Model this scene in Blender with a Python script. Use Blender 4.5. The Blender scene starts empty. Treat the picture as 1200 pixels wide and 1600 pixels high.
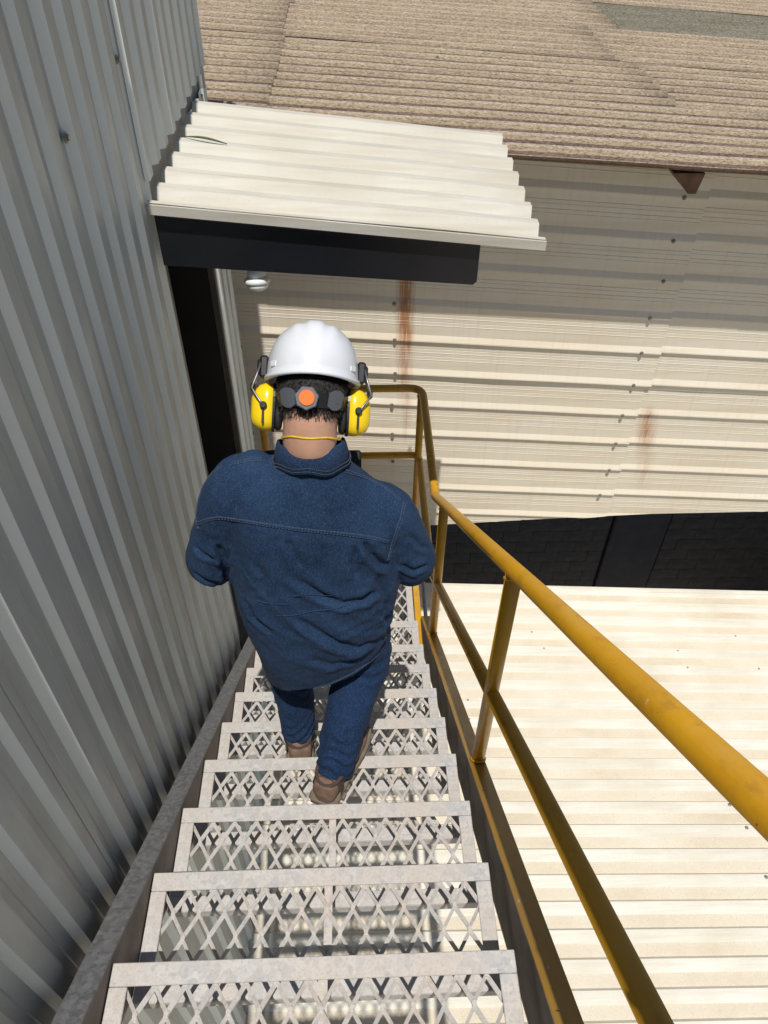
import bpy, bmesh, math, random
from mathutils import Vector, Matrix, noise
from mathutils.bvhtree import BVHTree
random.seed(7)
S = bpy.context.scene
C = S.collection
rad = math.radians
# ------------------------------------------------------------------ camera (at the origin, stairs run down along +Y)
PITCH, YAW, ROLL, FPX = 0.77069357, 0.04570541, 0.01659705, 1200.31
cam_f = Vector((math.sin(YAW)*math.cos(PITCH), math.cos(YAW)*math.cos(PITCH), -math.sin(PITCH)))
_r = Vector((math.cos(YAW), -math.sin(YAW), 0)); _u = _r.cross(cam_f)
cam_r = _r*math.cos(ROLL) + _u*math.sin(ROLL); cam_u = -_r*math.sin(ROLL) + _u*math.cos(ROLL)
cd = bpy.data.cameras.new('camera'); co = bpy.data.objects.new('camera', cd); C.objects.link(co)
co.matrix_world = Matrix((cam_r, cam_u, -cam_f)).transposed().to_4x4()
cd.sensor_fit = 'VERTICAL'; cd.sensor_height = 24.0; cd.sensor_width = 18.0
cd.lens = 24.0*FPX/1600.0; cd.clip_start = 0.02; cd.clip_end = 500
S.camera = co
def ray(px, py):
    return (cam_f + cam_r*((px-600)/FPX) - cam_u*((py-800)/FPX))
# ------------------------------------------------------------------ sky, sun, exposure
ELEV = 68.5
w = bpy.data.worlds.new('World'); S.world = w; w.use_nodes = True
nt = w.node_tree; bg = nt.nodes['Background']
sk = nt.nodes.new('ShaderNodeTexSky'); sk.sky_type = 'NISHITA'; sk.sun_disc = False
sk.sun_elevation = rad(ELEV); sk.sun_rotation = rad(180)
nt.links.new(sk.outputs[0], bg.inputs[0]); bg.inputs[1].default_value = 0.062
sl = bpy.data.lights.new('sun', 'SUN'); sl.energy = 4.45; sl.angle = rad(0.5); sl.color = (1.0, 0.955, 0.89)
so = bpy.data.objects.new('sun', sl); C.objects.link(so); so.location = (0, -3, 8)
so.rotation_euler = Vector((0.004, math.cos(rad(ELEV)), -math.sin(rad(ELEV)))).to_track_quat('-Z', 'Y').to_euler()
S.view_settings.view_transform = 'Standard'; S.view_settings.look = 'None'
S.view_settings.exposure = 0.0; S.view_settings.gamma = 1.0
# ------------------------------------------------------------------ materials
def nn(t, typ, **kw):
    n = t.nodes.new(typ)
    for k, v in kw.items():
        if hasattr(n, k): setattr(n, k, v)
        else: n.inputs[k].default_value = v
    return n
def ramp(t, src, stops):
    r = t.nodes.new('ShaderNodeValToRGB'); e = r.color_ramp.elements
    while len(e) < len(stops): e.new(0.5)
    for i, (p, c) in enumerate(stops):
        e[i].position = p; e[i].color = (*c, 1) if len(c) == 3 else c
    t.links.new(src, r.inputs[0]); return r
def base_mat(name):
    m = bpy.data.materials.new(name); m.use_nodes = True
    t = m.node_tree; b = t.nodes['Principled BSDF']
    tc = t.nodes.new('ShaderNodeTexCoord')
    return m, t, b, tc
def coords(t, tc, scale=(1, 1, 1), out='Object', rot=(0, 0, 0)):
    mp = t.nodes.new('ShaderNodeMapping'); mp.inputs['Scale'].default_value = scale; mp.inputs['Rotation'].default_value = rot
    t.links.new(tc.outputs[out], mp.inputs[0]); return mp.outputs[0]
def bump(t, b, src, strength, dist=0.002):
    bn = t.nodes.new('ShaderNodeBump'); bn.inputs['Strength'].default_value = strength; bn.inputs['Distance'].default_value = dist
    t.links.new(src, bn.inputs['Height']); t.links.new(bn.outputs[0], b.inputs['Normal']); return bn
def noise_tex(t, vec, scale, detail=4, rough=0.55):
    n = t.nodes.new('ShaderNodeTexNoise'); n.inputs['Scale'].default_value = scale
    n.inputs['Detail'].default_value = detail; n.inputs['Roughness'].default_value = rough
    t.links.new(vec, n.inputs['Vector']); return n.outputs['Fac']
def mix(t, fac, a, b, mode='MIX'):
    m = t.nodes.new('ShaderNodeMix'); m.data_type = 'RGBA'; m.blend_type = mode
    def put(sock, v):
        if isinstance(v, (int, float)): sock.default_value = v
        elif isinstance(v, tuple): sock.default_value = (*v, 1) if len(v) == 3 else v
        else: t.links.new(v, sock)
    put(m.inputs[0], fac); put(m.inputs[6], a); put(m.inputs[7], b)
    return m.outputs[2]
def math_node(t, op, a, b=None, c=None):
    m = t.nodes.new('ShaderNodeMath'); m.operation = op
    for i, v in enumerate((a, b, c)):
        if v is None: continue
        if isinstance(v, (int, float)): m.inputs[i].default_value = v
        else: t.links.new(v, m.inputs[i])
    return m.outputs[0]
def simple(name, col, rough=0.6, metal=0.0, var=0.12, scale=8.0, bmp=0.0, bscale=60.0, stretch=(1, 1, 1), coat=0.0, spec=0.5):
    m, t, b, tc = base_mat(name)
    v = coords(t, tc, stretch)
    n = noise_tex(t, v, scale, 5)
    lo = tuple(c*(1-var) for c in col); hi = tuple(min(1, c*(1+var)) for c in col)
    r = ramp(t, n, [(0.3, lo), (0.7, hi)])
    t.links.new(r.outputs[0], b.inputs['Base Color'])
    b.inputs['Roughness'].default_value = rough; b.inputs['Metallic'].default_value = metal
    b.inputs['Specular IOR Level'].default_value = spec
    b.inputs['Coat Weight'].default_value = coat; b.inputs['Coat Roughness'].default_value = 0.15
    if bmp: bump(t, b, noise_tex(t, v, bscale, 3), bmp, 0.001)
    return m
def cream_clean(k=1.0):
    m, t, b, tc = base_mat('cream_sheet_paint')
    v = coords(t, tc); st = coords(t, tc, (0.6, 14, 14))
    n = noise_tex(t, v, 2.2, 6); f = noise_tex(t, v, 130, 3); s = noise_tex(t, st, 3, 5)
    c = ramp(t, n, [(0.3, tuple(k*x for x in (0.60, 0.57, 0.48))), (0.65, tuple(k*x for x in (0.71, 0.695, 0.625)))]).outputs[0]
    c = mix(t, ramp(t, s, [(0.45, (0, 0, 0)), (0.70, (0.7 if k < 1 else 0.5,)*3)]).outputs[0], c, (0.56*k, 0.51*k, 0.41*k))
    c = mix(t, ramp(t, f, [(0.62, (0, 0, 0)), (0.70, (0.25,)*3)]).outputs[0], c, (0.40, 0.36, 0.28))
    t.links.new(c, b.inputs['Base Color']); b.inputs['Roughness'].default_value = 0.5
    b.inputs['Specular IOR Level'].default_value = 0.35
    bump(t, b, noise_tex(t, v, 9, 3), 0.15, 0.004)
    return m
def cream_dusty(k=0.99):
    m, t, b, tc = base_mat('cream_sheet_dusty_valley')
    v = coords(t, tc); st = coords(t, tc, (0.5, 10, 10))
    n = noise_tex(t, v, 1.7, 6, 0.6); f = noise_tex(t, v, 170, 4, 0.7); s = noise_tex(t, st, 4, 5)
    c = ramp(t, n, [(0.32, (0.54*k, 0.475*k, 0.365*k)), (0.5, (0.62*k, 0.565*k, 0.46*k)), (0.68, (0.66*k, 0.625*k, 0.54*k))]).outputs[0]
    c = mix(t, ramp(t, s, [(0.45, (0, 0, 0)), (0.7, (0.5,)*3)]).outputs[0], c, (0.62, 0.57, 0.46))
    c = mix(t, ramp(t, f, [(0.36, (0.32,)*3), (0.5, (0, 0, 0))]).outputs[0], c, (0.36, 0.29, 0.19))
    c = mix(t, ramp(t, f, [(0.55, (0, 0, 0)), (0.66, (0.45,)*3)]).outputs[0], c, (0.70, 0.66, 0.56))
    t.links.new(c, b.inputs['Base Color']); b.inputs['Roughness'].default_value = 0.9
    b.inputs['Specular IOR Level'].default_value = 0.15
    bump(t, b, f, 0.2, 0.001)
    return m
def far_clad():
    m, t, b, tc = base_mat('beige_wall_sheet_paint')
    v = coords(t, tc); st = coords(t, tc, (0.30, 1, 5), rot=(0, rad(4), 0)); vs = coords(t, tc, (22, 1, 0.8))
    n = noise_tex(t, v, 1.3, 5); s = noise_tex(t, st, 3, 4); vv = noise_tex(t, vs, 2, 5)
    c = ramp(t, s, [(0.33, (0.70, 0.63, 0.50)), (0.5, (0.75, 0.69, 0.565)), (0.66, (0.745, 0.70, 0.595))]).outputs[0]
    c = mix(t, ramp(t, n, [(0.4, (0, 0, 0)), (0.75, (0.35,)*3)]).outputs[0], c, (0.68, 0.555, 0.40))
    c = mix(t, ramp(t, vv, [(0.52, (0, 0, 0)), (0.8, (0.28,)*3)]).outputs[0], c, (0.55, 0.46, 0.35))
    # rust streaks under fixings: (centre x, top z, bottom z, half width, strength)
    sx = t.nodes.new('ShaderNodeSeparateXYZ'); t.links.new(tc.outputs['Object'], sx.inputs[0])
    X, Z = sx.outputs[0], sx.outputs[2]
    streak = noise_tex(t, coords(t, tc, (60, 1, 2.2)), 1.6, 6, 0.7)
    blot = noise_tex(t, coords(t, tc, (9, 1, 7)), 2.0, 5, 0.7)
    tot = None
    for (cx, z0, z1, hw, k, lean) in ((0.318, -2.0, -3.35, 0.075, 1.15, 0.02), (0.345, -3.03, -3.62, 0.05, 0.5, 0.0), (2.12, -3.22, -3.85, 0.095, 0.75, 0.16), (2.19, -3.58, -4.15, 0.10, 0.36, 0.1), (1.86, -3.33, -3.42, 0.012, 0.5, 0.0)):
        xx = math_node(t, 'ADD', X, math_node(t, 'MULTIPLY', math_node(t, 'SUBTRACT', Z, (z0+z1)/2), lean))
        dx = math_node(t, 'DIVIDE', math_node(t, 'ABSOLUTE', math_node(t, 'SUBTRACT', xx, cx)), hw)
        mx = math_node(t, 'SUBTRACT', 1.0, math_node(t, 'MINIMUM', dx, 1.0))
        a = math_node(t, 'MULTIPLY', math_node(t, 'SUBTRACT', z0, Z), 1.0/0.10)
        e = math_node(t, 'MULTIPLY', math_node(t, 'SUBTRACT', Z, z1), 1.0/(0.55*(z0-z1)))
        mz = math_node(t, 'MAXIMUM', math_node(t, 'MINIMUM', math_node(t, 'MINIMUM', a, e), 1.0), 0.0)
        q = math_node(t, 'MULTIPLY', math_node(t, 'MULTIPLY', mx, mz), k)
        tot = q if tot is None else math_node(t, 'MAXIMUM', tot, q)
    fac = math_node(t, 'MULTIPLY', tot, math_node(t, 'MULTIPLY', math_node(t, 'MULTIPLY', math_node(t, 'SUBTRACT', streak, 0.22), 2.9), math_node(t, 'ADD', blot, 0.45)))
    fr = ramp(t, fac, [(0.06, (0, 0, 0)), (0.75, (0.92,)*3)])
    c = mix(t, fr.outputs[0], c, (0.38, 0.155, 0.05))
    t.links.new(c, b.inputs['Base Color']); b.inputs['Roughness'].default_value = 0.42
    b.inputs['Specular IOR Level'].default_value = 0.4
    bump(t, b, noise_tex(t, coords(t, tc, (1, 1, 5)), 3, 3), 0.12, 0.006)
    return m
def grey_wall(name='grey_wall_sheet_paint', k=1.0, dk=1.0):
    m, t, b, tc = base_mat(name)
    v = coords(t, tc); st = coords(t, tc, (6, 26, 0.7)); pv = coords(t, tc, (3, 13, 3.2))
    s = noise_tex(t, st, 2, 6, 0.65); p = noise_tex(t, pv, 1.4, 5, 0.7); n = noise_tex(t, v, 1.2, 3)
    c = ramp(t, n, [(0.3, (0.38*k, 0.40*k, 0.38*k)), (0.7, (0.425*k, 0.442*k, 0.418*k))]).outputs[0]
    # dust film: runs down the sheet, stronger on the lower part of the wall
    sx = t.nodes.new('ShaderNodeSeparateXYZ'); t.links.new(tc.outputs['Object'], sx.inputs[0])
    low = math_node(t, 'MULTIPLY', math_node(t, 'SUBTRACT', -0.75, sx.outputs[2]), 0.9); low.node.use_clamp = True
    dust = math_node(t, 'MULTIPLY', ramp(t, p, [(0.46, (0, 0, 0)), (0.60, (1,)*3)]).outputs[0], low)
    dust = math_node(t, 'MULTIPLY', dust, ramp(t, s, [(0.35, (0.25,)*3), (0.6, (0.9,)*3)]).outputs[0])
    c = mix(t, math_node(t, 'MULTIPLY', dust, 0.55*dk), c, (0.42, 0.375, 0.31))
    c = mix(t, ramp(t, s, [(0.55, (0, 0, 0)), (0.75, (0.3*dk,)*3)]).outputs[0], c, (0.27, 0.285, 0.275))
    t.links.new(c, b.inputs['Base Color'])
    rr = ramp(t, p, [(0.4, (0.36,)*3), (0.62, (0.56,)*3)])
    t.links.new(rr.outputs[0], b.inputs['Roughness']); b.inputs['Specular IOR Level'].default_value = 0.6
    bump(t, b, noise_tex(t, coords(t, tc, (1, 5, 1.1)), 2.5, 2), 0.10, 0.006)
    return m
def fibre_cement(name, a, bcol, ccol):
    m, t, b, tc = base_mat(name)
    v = coords(t, tc); st = coords(t, tc, (0.5, 7, 7)); g = coords(t, tc, (0.38, 1, 1))
    n = noise_tex(t, st, 2.2, 6, 0.65); f = noise_tex(t, g, 120, 5, 0.85); k = noise_tex(t, v, 26, 5, 0.75)
    c = ramp(t, n, [(0.30, a), (0.52, bcol), (0.72, ccol)]).outputs[0]
    c = mix(t, ramp(t, f, [(0.40, (0.85,)*3), (0.50, (0, 0, 0))]).outputs[0], c, tuple(x*0.42 for x in a))
    c = mix(t, ramp(t, f, [(0.55, (0, 0, 0)), (0.66, (0.75,)*3)]).outputs[0], c, tuple(min(1, x*1.7+0.03) for x in bcol))
    c = mix(t, ramp(t, k, [(0.60, (0, 0, 0)), (0.74, (0.45,)*3)]).outputs[0], c, (0.14, 0.11, 0.09))
    t.links.new(c, b.inputs['Base Color']); b.inputs['Roughness'].default_value = 0.95
    b.inputs['Specular IOR Level'].default_value = 0.1
    h = math_node(t, 'ADD', f, math_node(t, 'MULTIPLY', k, 0.7))
    bump(t, b, h, 0.35, 0.004)
    return m
def yellow_paint(name='yellow_rail_paint', dirt=0.55, k=1.0, dcol=(0.46, 0.33, 0.14)):
    m, t, b, tc = base_mat(name)
    v = coords(t, tc)
    n = noise_tex(t, v, 5, 5); s = noise_tex(t, v, 38, 4, 0.7); d = noise_tex(t, v, 2.3, 6, 0.65)
    c = ramp(t, n, [(0.3, (0.47*k, 0.232*k, 0.006)), (0.7, (0.57*k, 0.295*k, 0.011))]).outputs[0]
    # dust that has settled on upward faces of the paint
    geo = t.nodes.new('ShaderNodeNewGeometry'); sz = t.nodes.new('ShaderNodeSeparateXYZ'); t.links.new(geo.outputs['True Normal'], sz.inputs[0])
    up = ramp(t, sz.outputs[2], [(0.45, (0, 0, 0)), (0.95, (1,)*3)]).outputs[0]
    du = math_node(t, 'MULTIPLY', up, ramp(t, d, [(0.42, (dirt-0.5,)*3 if dirt > .5 else (0,)*3), (0.66, (dirt,)*3)]).outputs[0])
    c = mix(t, du, c, dcol)
    c = mix(t, ramp(t, s, [(0.735, (0, 0, 0)), (0.75, (0.8,)*3)]).outputs[0], c, (0.33, 0.27, 0.16))
    c = mix(t, ramp(t, noise_tex(t, coords(t, tc, (1.0, 1.3, 1.1)), 21, 3, 0.6), [(0.715, (0, 0, 0)), (0.725, (1,)*3)]).outputs[0], c, (0.05, 0.034, 0.02))
    wr = noise_tex(t, coords(t, tc, (3, 1.2, 1.2)), 9, 6, 0.75)
    c = mix(t, ramp(t, wr, [(0.53, (0, 0, 0)), (0.66, (0.6,)*3)]).outputs[0], c, (0.34, 0.175, 0.02))
    ch_ = noise_tex(t, coords(t, tc, (1.6, 0.8, 0.9)), 34, 4, 0.6)
    c = mix(t, ramp(t, ch_, [(0.70, (0, 0, 0)), (0.71, (0.9,)*3)]).outputs[0], c, (0.42, 0.36, 0.26))
    c = mix(t, ramp(t, ch_, [(0.27, (0.9,)*3), (0.28, (0, 0, 0))]).outputs[0], c, (0.07, 0.04, 0.02))
    t.links.new(c, b.inputs['Base Color'])
    t.links.new(ramp(t, d, [(0.35, (0.22,)*3), (0.7, (0.42,)*3)]).outputs[0], b.inputs['Roughness'])
    bump(t, b, noise_tex(t, v, 45, 3), 0.08, 0.001)
    return m
def galvanised(name, dark, light, rough, spangle=55.0, dusty=(0.42, 0.38, 0.33), dust=0.5, metal=0.35):
    m, t, b, tc = base_mat(name)
    v = coords(t, tc)
    vo = t.nodes.new('ShaderNodeTexVoronoi'); vo.inputs['Scale'].default_value = spangle; t.links.new(v, vo.inputs['Vector'])
    bw = t.nodes.new('ShaderNodeRGBToBW'); t.links.new(vo.outputs['Color'], bw.inputs[0])
    n = noise_tex(t, v, 6, 6, 0.65); g = noise_tex(t, v, 140, 3, 0.7)
    c = ramp(t, bw.outputs[0], [(0.2, dark), (0.8, light)]).outputs[0]
    c = mix(t, ramp(t, n, [(0.38, (0,)*3), (0.62, (dust,)*3)]).outputs[0], c, dusty)
    c = mix(t, ramp(t, g, [(0.36, (0.28,)*3), (0.47, (0,)*3)]).outputs[0], c, tuple(x*0.5 for x in dark))
    c = mix(t, ramp(t, g, [(0.62, (0,)*3), (0.72, (0.4,)*3)]).outputs[0], c, tuple(min(1, x*1.5) for x in light))
    t.links.new(c, b.inputs['Base Color']); b.inputs['Metallic'].default_value = metal; b.inputs['Roughness'].default_value = rough
    bump(t, b, g, 0.15, 0.0008)
    return m
def denim(name, a, c2, fade, fs=1.0):
    # warp-faced weave: pale flecks on indigo, washed patches
    m, t, b, tc = base_mat(name)
    v = coords(t, tc)
    n = noise_tex(t, v, 6.5, 6, 0.7); f = noise_tex(t, v, 330*fs, 2, 0.8); warp = noise_tex(t, coords(t, tc, (260, 260, 35)), 1.0, 3, 0.7)
    c = ramp(t, n, [(0.3, a), (0.68, c2)]).outputs[0]
    c = mix(t, ramp(t, warp, [(0.45, (0,)*3), (0.72, (0.42,)*3)]).outputs[0], c, fade)
    c = mix(t, ramp(t, f, [(0.55, (0,)*3), (0.70, (0.6,)*3)]).outputs[0], c, tuple(min(1, x*1.45+0.006) for x in fade))
    c = mix(t, ramp(t, f, [(0.30, (0.45,)*3), (0.44, (0,)*3)]).outputs[0], c, tuple(x*0.4 for x in a))
    t.links.new(c, b.inputs['Base Color']); b.inputs['Roughness'].default_value = 0.92
    b.inputs['Specular IOR Level'].default_value = 0.06
    b.inputs['Sheen Weight'].default_value = 0.02
    bn = bump(t, b, math_node(t, 'ADD', f, warp), 0.35, 0.0012)
    return m
M = {}
M['cream'] = cream_clean(); M['cream_old'] = cream_clean(0.84); M['dusty'] = cream_dusty(); M['dusty_old'] = cream_dusty(0.80); M['clad'] = far_clad(); M['grey'] = grey_wall(); M['grey_sunlit'] = grey_wall('sunlit_grey_wall_paint', 1.95, 0.08)  # last one: paler wall grey for rib slopes, sunlit strips put into the colour
M['fibre'] = fibre_cement('grey_pink_fibre_cement_crest', (0.31, 0.25, 0.195), (0.385, 0.32, 0.25), (0.41, 0.345, 0.27))
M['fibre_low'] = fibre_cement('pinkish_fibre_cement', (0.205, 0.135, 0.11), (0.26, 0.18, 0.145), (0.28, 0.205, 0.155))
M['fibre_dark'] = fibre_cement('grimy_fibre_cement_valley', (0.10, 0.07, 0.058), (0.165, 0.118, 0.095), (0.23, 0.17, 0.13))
M['fibre_ochre'] = fibre_cement('ochre_fibre_cement', (0.25, 0.195, 0.135), (0.325, 0.26, 0.18), (0.36, 0.30, 0.20))
M['fibre_grey'] = fibre_cement('grey_fibre_cement', (0.145, 0.135, 0.10), (0.185, 0.175, 0.135), (0.215, 0.20, 0.16))
M['fibre_grey_low'] = fibre_cement('grimy_grey_fibre_cement', (0.07, 0.065, 0.05), (0.10, 0.09, 0.07), (0.12, 0.11, 0.085))
M['yellow'] = yellow_paint()
M['yellow_mid'] = yellow_paint('mid_rail_yellow_paint', 0.45, 0.95)  # slightly darker copy of the rail yellow, with less dust
M['yellow_shaded'] = yellow_paint('shaded_yellow_stringer_paint', 0.85, 0.72, (0.26, 0.18, 0.085))  # rail shadow put into the colour: browner, darker yellow on the stringer
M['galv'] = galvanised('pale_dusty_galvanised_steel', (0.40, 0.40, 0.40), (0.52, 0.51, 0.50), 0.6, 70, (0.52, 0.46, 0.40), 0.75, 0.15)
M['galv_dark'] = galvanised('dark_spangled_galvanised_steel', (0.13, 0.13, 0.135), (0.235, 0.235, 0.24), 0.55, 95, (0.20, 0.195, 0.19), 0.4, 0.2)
M['web'] = simple('weathered_steel_web', (0.17, 0.135, 0.115), 0.7, 0.1, 0.3, 9, 0.2)
M['black'] = simple('black_fascia_paint', (0.011, 0.012, 0.016), 0.34, 0, 0.25, 4, 0.12, 25)
M['dark'] = simple('dark_interior', (0.012, 0.012, 0.013), 0.9)
M['darkdoor'] = simple('black_door_paint', (0.008, 0.008, 0.009), 0.45)
M['door_edge'] = simple('dark_grey_door_edge', (0.16, 0.16, 0.16), 0.5, 0, .3, 20)
M['frame'] = simple('brown_grey_door_frame', (0.085, 0.07, 0.06), 0.5, 0, 0.2)
M['screw'] = simple('zinc_screw', (0.34, 0.33, 0.31), 0.4, 0.6)
M['screw_dark'] = simple('dull_screw', (0.24, 0.21, 0.18), 0.6, 0.3)
M['white'] = simple('white_lamp_plastic', (0.74, 0.77, 0.74), 0.35, 0, 0.04)
M['rustwood'] = simple('weathered_brown_timber', (0.16, 0.085, 0.048), 0.8, 0, 0.45, 12, 0.6, 40, (1, 4, 1))
M['block'] = simple('dull_grey_block', (0.56, 0.56, 0.55), 0.85, 0, 0.25, 7, 0.6, 50)
M['mortar'] = simple('dark_mortar', (0.12, 0.12, 0.125), 0.95)
M['pillar'] = simple('dull_grey_render', (0.50, 0.515, 0.555), 0.7, 0, 0.1)
M['shed'] = simple('bare_cement_render', (0.36, 0.35, 0.335), 0.9)
M['ground'] = simple('dusty_concrete_ground', (0.22, 0.20, 0.18), 0.9, 0, 0.2, 1.5, 0.4, 30)
M['shirt'] = denim('washed_blue_denim_shirt', (0.0098, 0.0235, 0.054), (0.0185, 0.0415, 0.092), (0.044, 0.076, 0.138))
M['welt'] = denim('denim_welt', (0.011, 0.026, 0.060), (0.019, 0.040, 0.088), (0.050, 0.078, 0.14))
M['jeans'] = denim('blue_jeans_denim', (0.006, 0.017, 0.046), (0.0125, 0.032, 0.082), (0.040, 0.070, 0.14))
M['stitch'] = simple('pale_blue_stitching', (0.085, 0.115, 0.155), 0.8, 0, .4, 200)
M['skin'] = simple('skin', (0.56, 0.32, 0.22), 0.55, 0, 0.10, 25, 0.15, 120)
M['skin'].node_tree.nodes['Principled BSDF'].inputs['Subsurface Weight'].default_value = 0.12
M['skin'].node_tree.nodes['Principled BSDF'].inputs['Subsurface Radius'].default_value = (0.01, 0.004, 0.002)
M['hair'] = simple('black_hair', (0.010, 0.008, 0.007), 0.42, 0, 0.4, 90, 0.8, 300)
M['helmet'] = simple('white_helmet_plastic', (0.66, 0.685, 0.73), 0.28, 0, 0.06, 11, 0.1, 35)
M['band'] = simple('grey_headband_plastic', (0.095, 0.105, 0.125), 0.5, 0, 0.05)
M['bandblack'] = simple('black_plastic', (0.012, 0.012, 0.014), 0.38, 0, 0.2)
M['orange'] = simple('orange_knob_plastic', (0.82, 0.15, 0.004), 0.4, 0, 0.03)
M['muff'] = simple('yellow_earmuff_plastic', (0.80, 0.565, 0.01), 0.25, 0, 0.03)
M['foam'] = simple('black_earmuff_cushion', (0.016, 0.016, 0.018), 0.55)
M['steelarm'] = simple('grey_steel_arm', (0.25, 0.25, 0.26), 0.35, 0.8)
M['cord'] = simple('yellow_cord', (0.66, 0.46, 0.02), 0.5, 0, 0.3, 60)
M['leather'] = simple('brown_suede', (0.155, 0.098, 0.068), 0.85, 0, 0.3, 30, 0.5, 200)
M['leather_dark'] = simple('dark_brown_padding', (0.055, 0.032, 0.028), 0.85, 0, 0.2)
M['sole'] = simple('tan_rubber_sole', (0.15, 0.12, 0.092), 0.85, 0, 0.2, 30)
M['sock'] = simple('mauve_sock', (0.20, 0.125, 0.115), 0.95, 0, 0.1, 100)
M['lace'] = simple('dark_lace', (0.03, 0.022, 0.018), 0.8)
M['tablet'] = simple('black_tablet_case', (0.008, 0.008, 0.009), 0.7)
M['twig'] = simple('dry_green_stem', (0.075, 0.11, 0.055), 0.7)
M['mesh_pipe'] = simple('grey_conduit', (0.32, 0.34, 0.37), 0.4, 0.4)
# ------------------------------------------------------------------ mesh helpers
class MB:
    def __init__(s): s.v = []; s.f = []; s.m = []; s.sm = []
    def add(s, vs, fs, mi=0, smooth=False):
        o = len(s.v); s.v += [Vector(p) for p in vs]
        for f in fs: s.f.append([o+i for i in f]); s.m.append(mi); s.sm.append(smooth)
    def box(s, x0, x1, y0, y1, z0, z1, mi=0, M4=None):
        p = [Vector((x, y, z)) for z in (z0, z1) for y in (y0, y1) for x in (x0, x1)]
        if M4 is not None: p = [M4 @ q for q in p]
        s.add(p, [(0, 2, 3, 1), (4, 5, 7, 6), (0, 1, 5, 4), (2, 6, 7, 3), (0, 4, 6, 2), (1, 3, 7, 5)], mi)
    def cbox(s, x0, x1, y0, y1, z0, z1, c=0.003, mi=0, M4=None):      # box with chamfered upright and top edges
        b = bmesh.new(); bmesh.ops.create_cube(b, size=1)
        for q in b.verts: q.co = Vector((x0+(q.co.x+.5)*(x1-x0), y0+(q.co.y+.5)*(y1-y0), z0+(q.co.z+.5)*(z1-z0)))
        bmesh.ops.bevel(b, geom=b.edges[:], offset=c, segments=1, affect='EDGES')
        b.verts.ensure_lookup_table()
        vs = [q.co.copy() if M4 is None else M4 @ q.co for q in b.verts]
        s.add(vs, [[q.index for q in f.verts] for f in b.faces], mi); b.free()
    def tube(s, path, r, n=10, mi=0, cap=True, rs=None):
        path = [Vector(p) for p in path]; rings = []; prev = None
        for i, p in enumerate(path):
            t = (path[min(i+1, len(path)-1)] - path[max(i-1, 0)]).normalized()
            if prev is None:
                a = t.orthogonal().normalized()
            else:
                a = (prev - t*prev.dot(t)).normalized()
            prev = a; b = t.cross(a); rr = rs[i] if rs else r
            rings.append([p + (a*math.cos(2*math.pi*k/n) + b*math.sin(2*math.pi*k/n))*rr for k in range(n)])
        s.loft(rings, mi, cap)
    def loft(s, rings, mi=0, cap=True, smooth=True, closed=True):
        n = len(rings[0]); vs = [p for r in rings for p in r]; fs = []
        for i in range(len(rings)-1):
            for k in range(n if closed else n-1):
                a = i*n+k; b = i*n+(k+1) % n; fs.append((a, b, b+n, a+n))
        o = len(s.v); s.add(vs, fs, mi, smooth)
        if cap:
            s.f.append([o+k for k in range(n)][::-1]); s.m.append(mi); s.sm.append(False)
            e = o+(len(rings)-1)*n
            s.f.append([e+k for k in range(n)]); s.m.append(mi); s.sm.append(False)
    def ell(s, c, A, B, D, n=18, k=12, mi=0, e=1.0):                   # ellipsoid with axis vectors
        c, A, B, D = map(Vector, (c, A, B, D)); rings = []
        for i in range(k+1):
            ph = -math.pi/2 + math.pi*i/k
            cr = max(0.02, math.cos(ph))**e; sz = math.sin(ph)
            rings.append([c + A*(cr*math.cos(2*math.pi*j/n)) + B*(cr*math.sin(2*math.pi*j/n)) + D*sz for j in range(n)])
        s.loft(rings, mi)
    def data(s, name):
        me = bpy.data.meshes.new(name); me.from_pydata([tuple(p) for p in s.v], [], s.f)
        for p, mi, sm in zip(me.polygons, s.m, s.sm): p.material_index = mi; p.use_smooth = sm
        b = bmesh.new(); b.from_mesh(me); bmesh.ops.recalc_face_normals(b, faces=b.faces[:]); b.to_mesh(me); b.free()
        me.update(); return me
def obj(name, me, mats, parent=None, loc=None):
    if isinstance(me, MB): me = me.data(name)
    if mats is not None and not me.materials:
        for m in (mats if isinstance(mats, (list, tuple)) else [mats]): me.materials.append(m)
    o = bpy.data.objects.new(name, me); C.objects.link(o)
    if parent: o.parent = parent
    if loc is not None: o.location = loc
    return o
def tag(o, label, cat, group=None):
    o['label'] = label; o['category'] = cat
    if group: o['group'] = group
    return o
def thing(name, label, cat, group=None):
    o = bpy.data.objects.new(name, None); C.objects.link(o); o.empty_display_size = 0.1
    return tag(o, label, cat, group)
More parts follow.
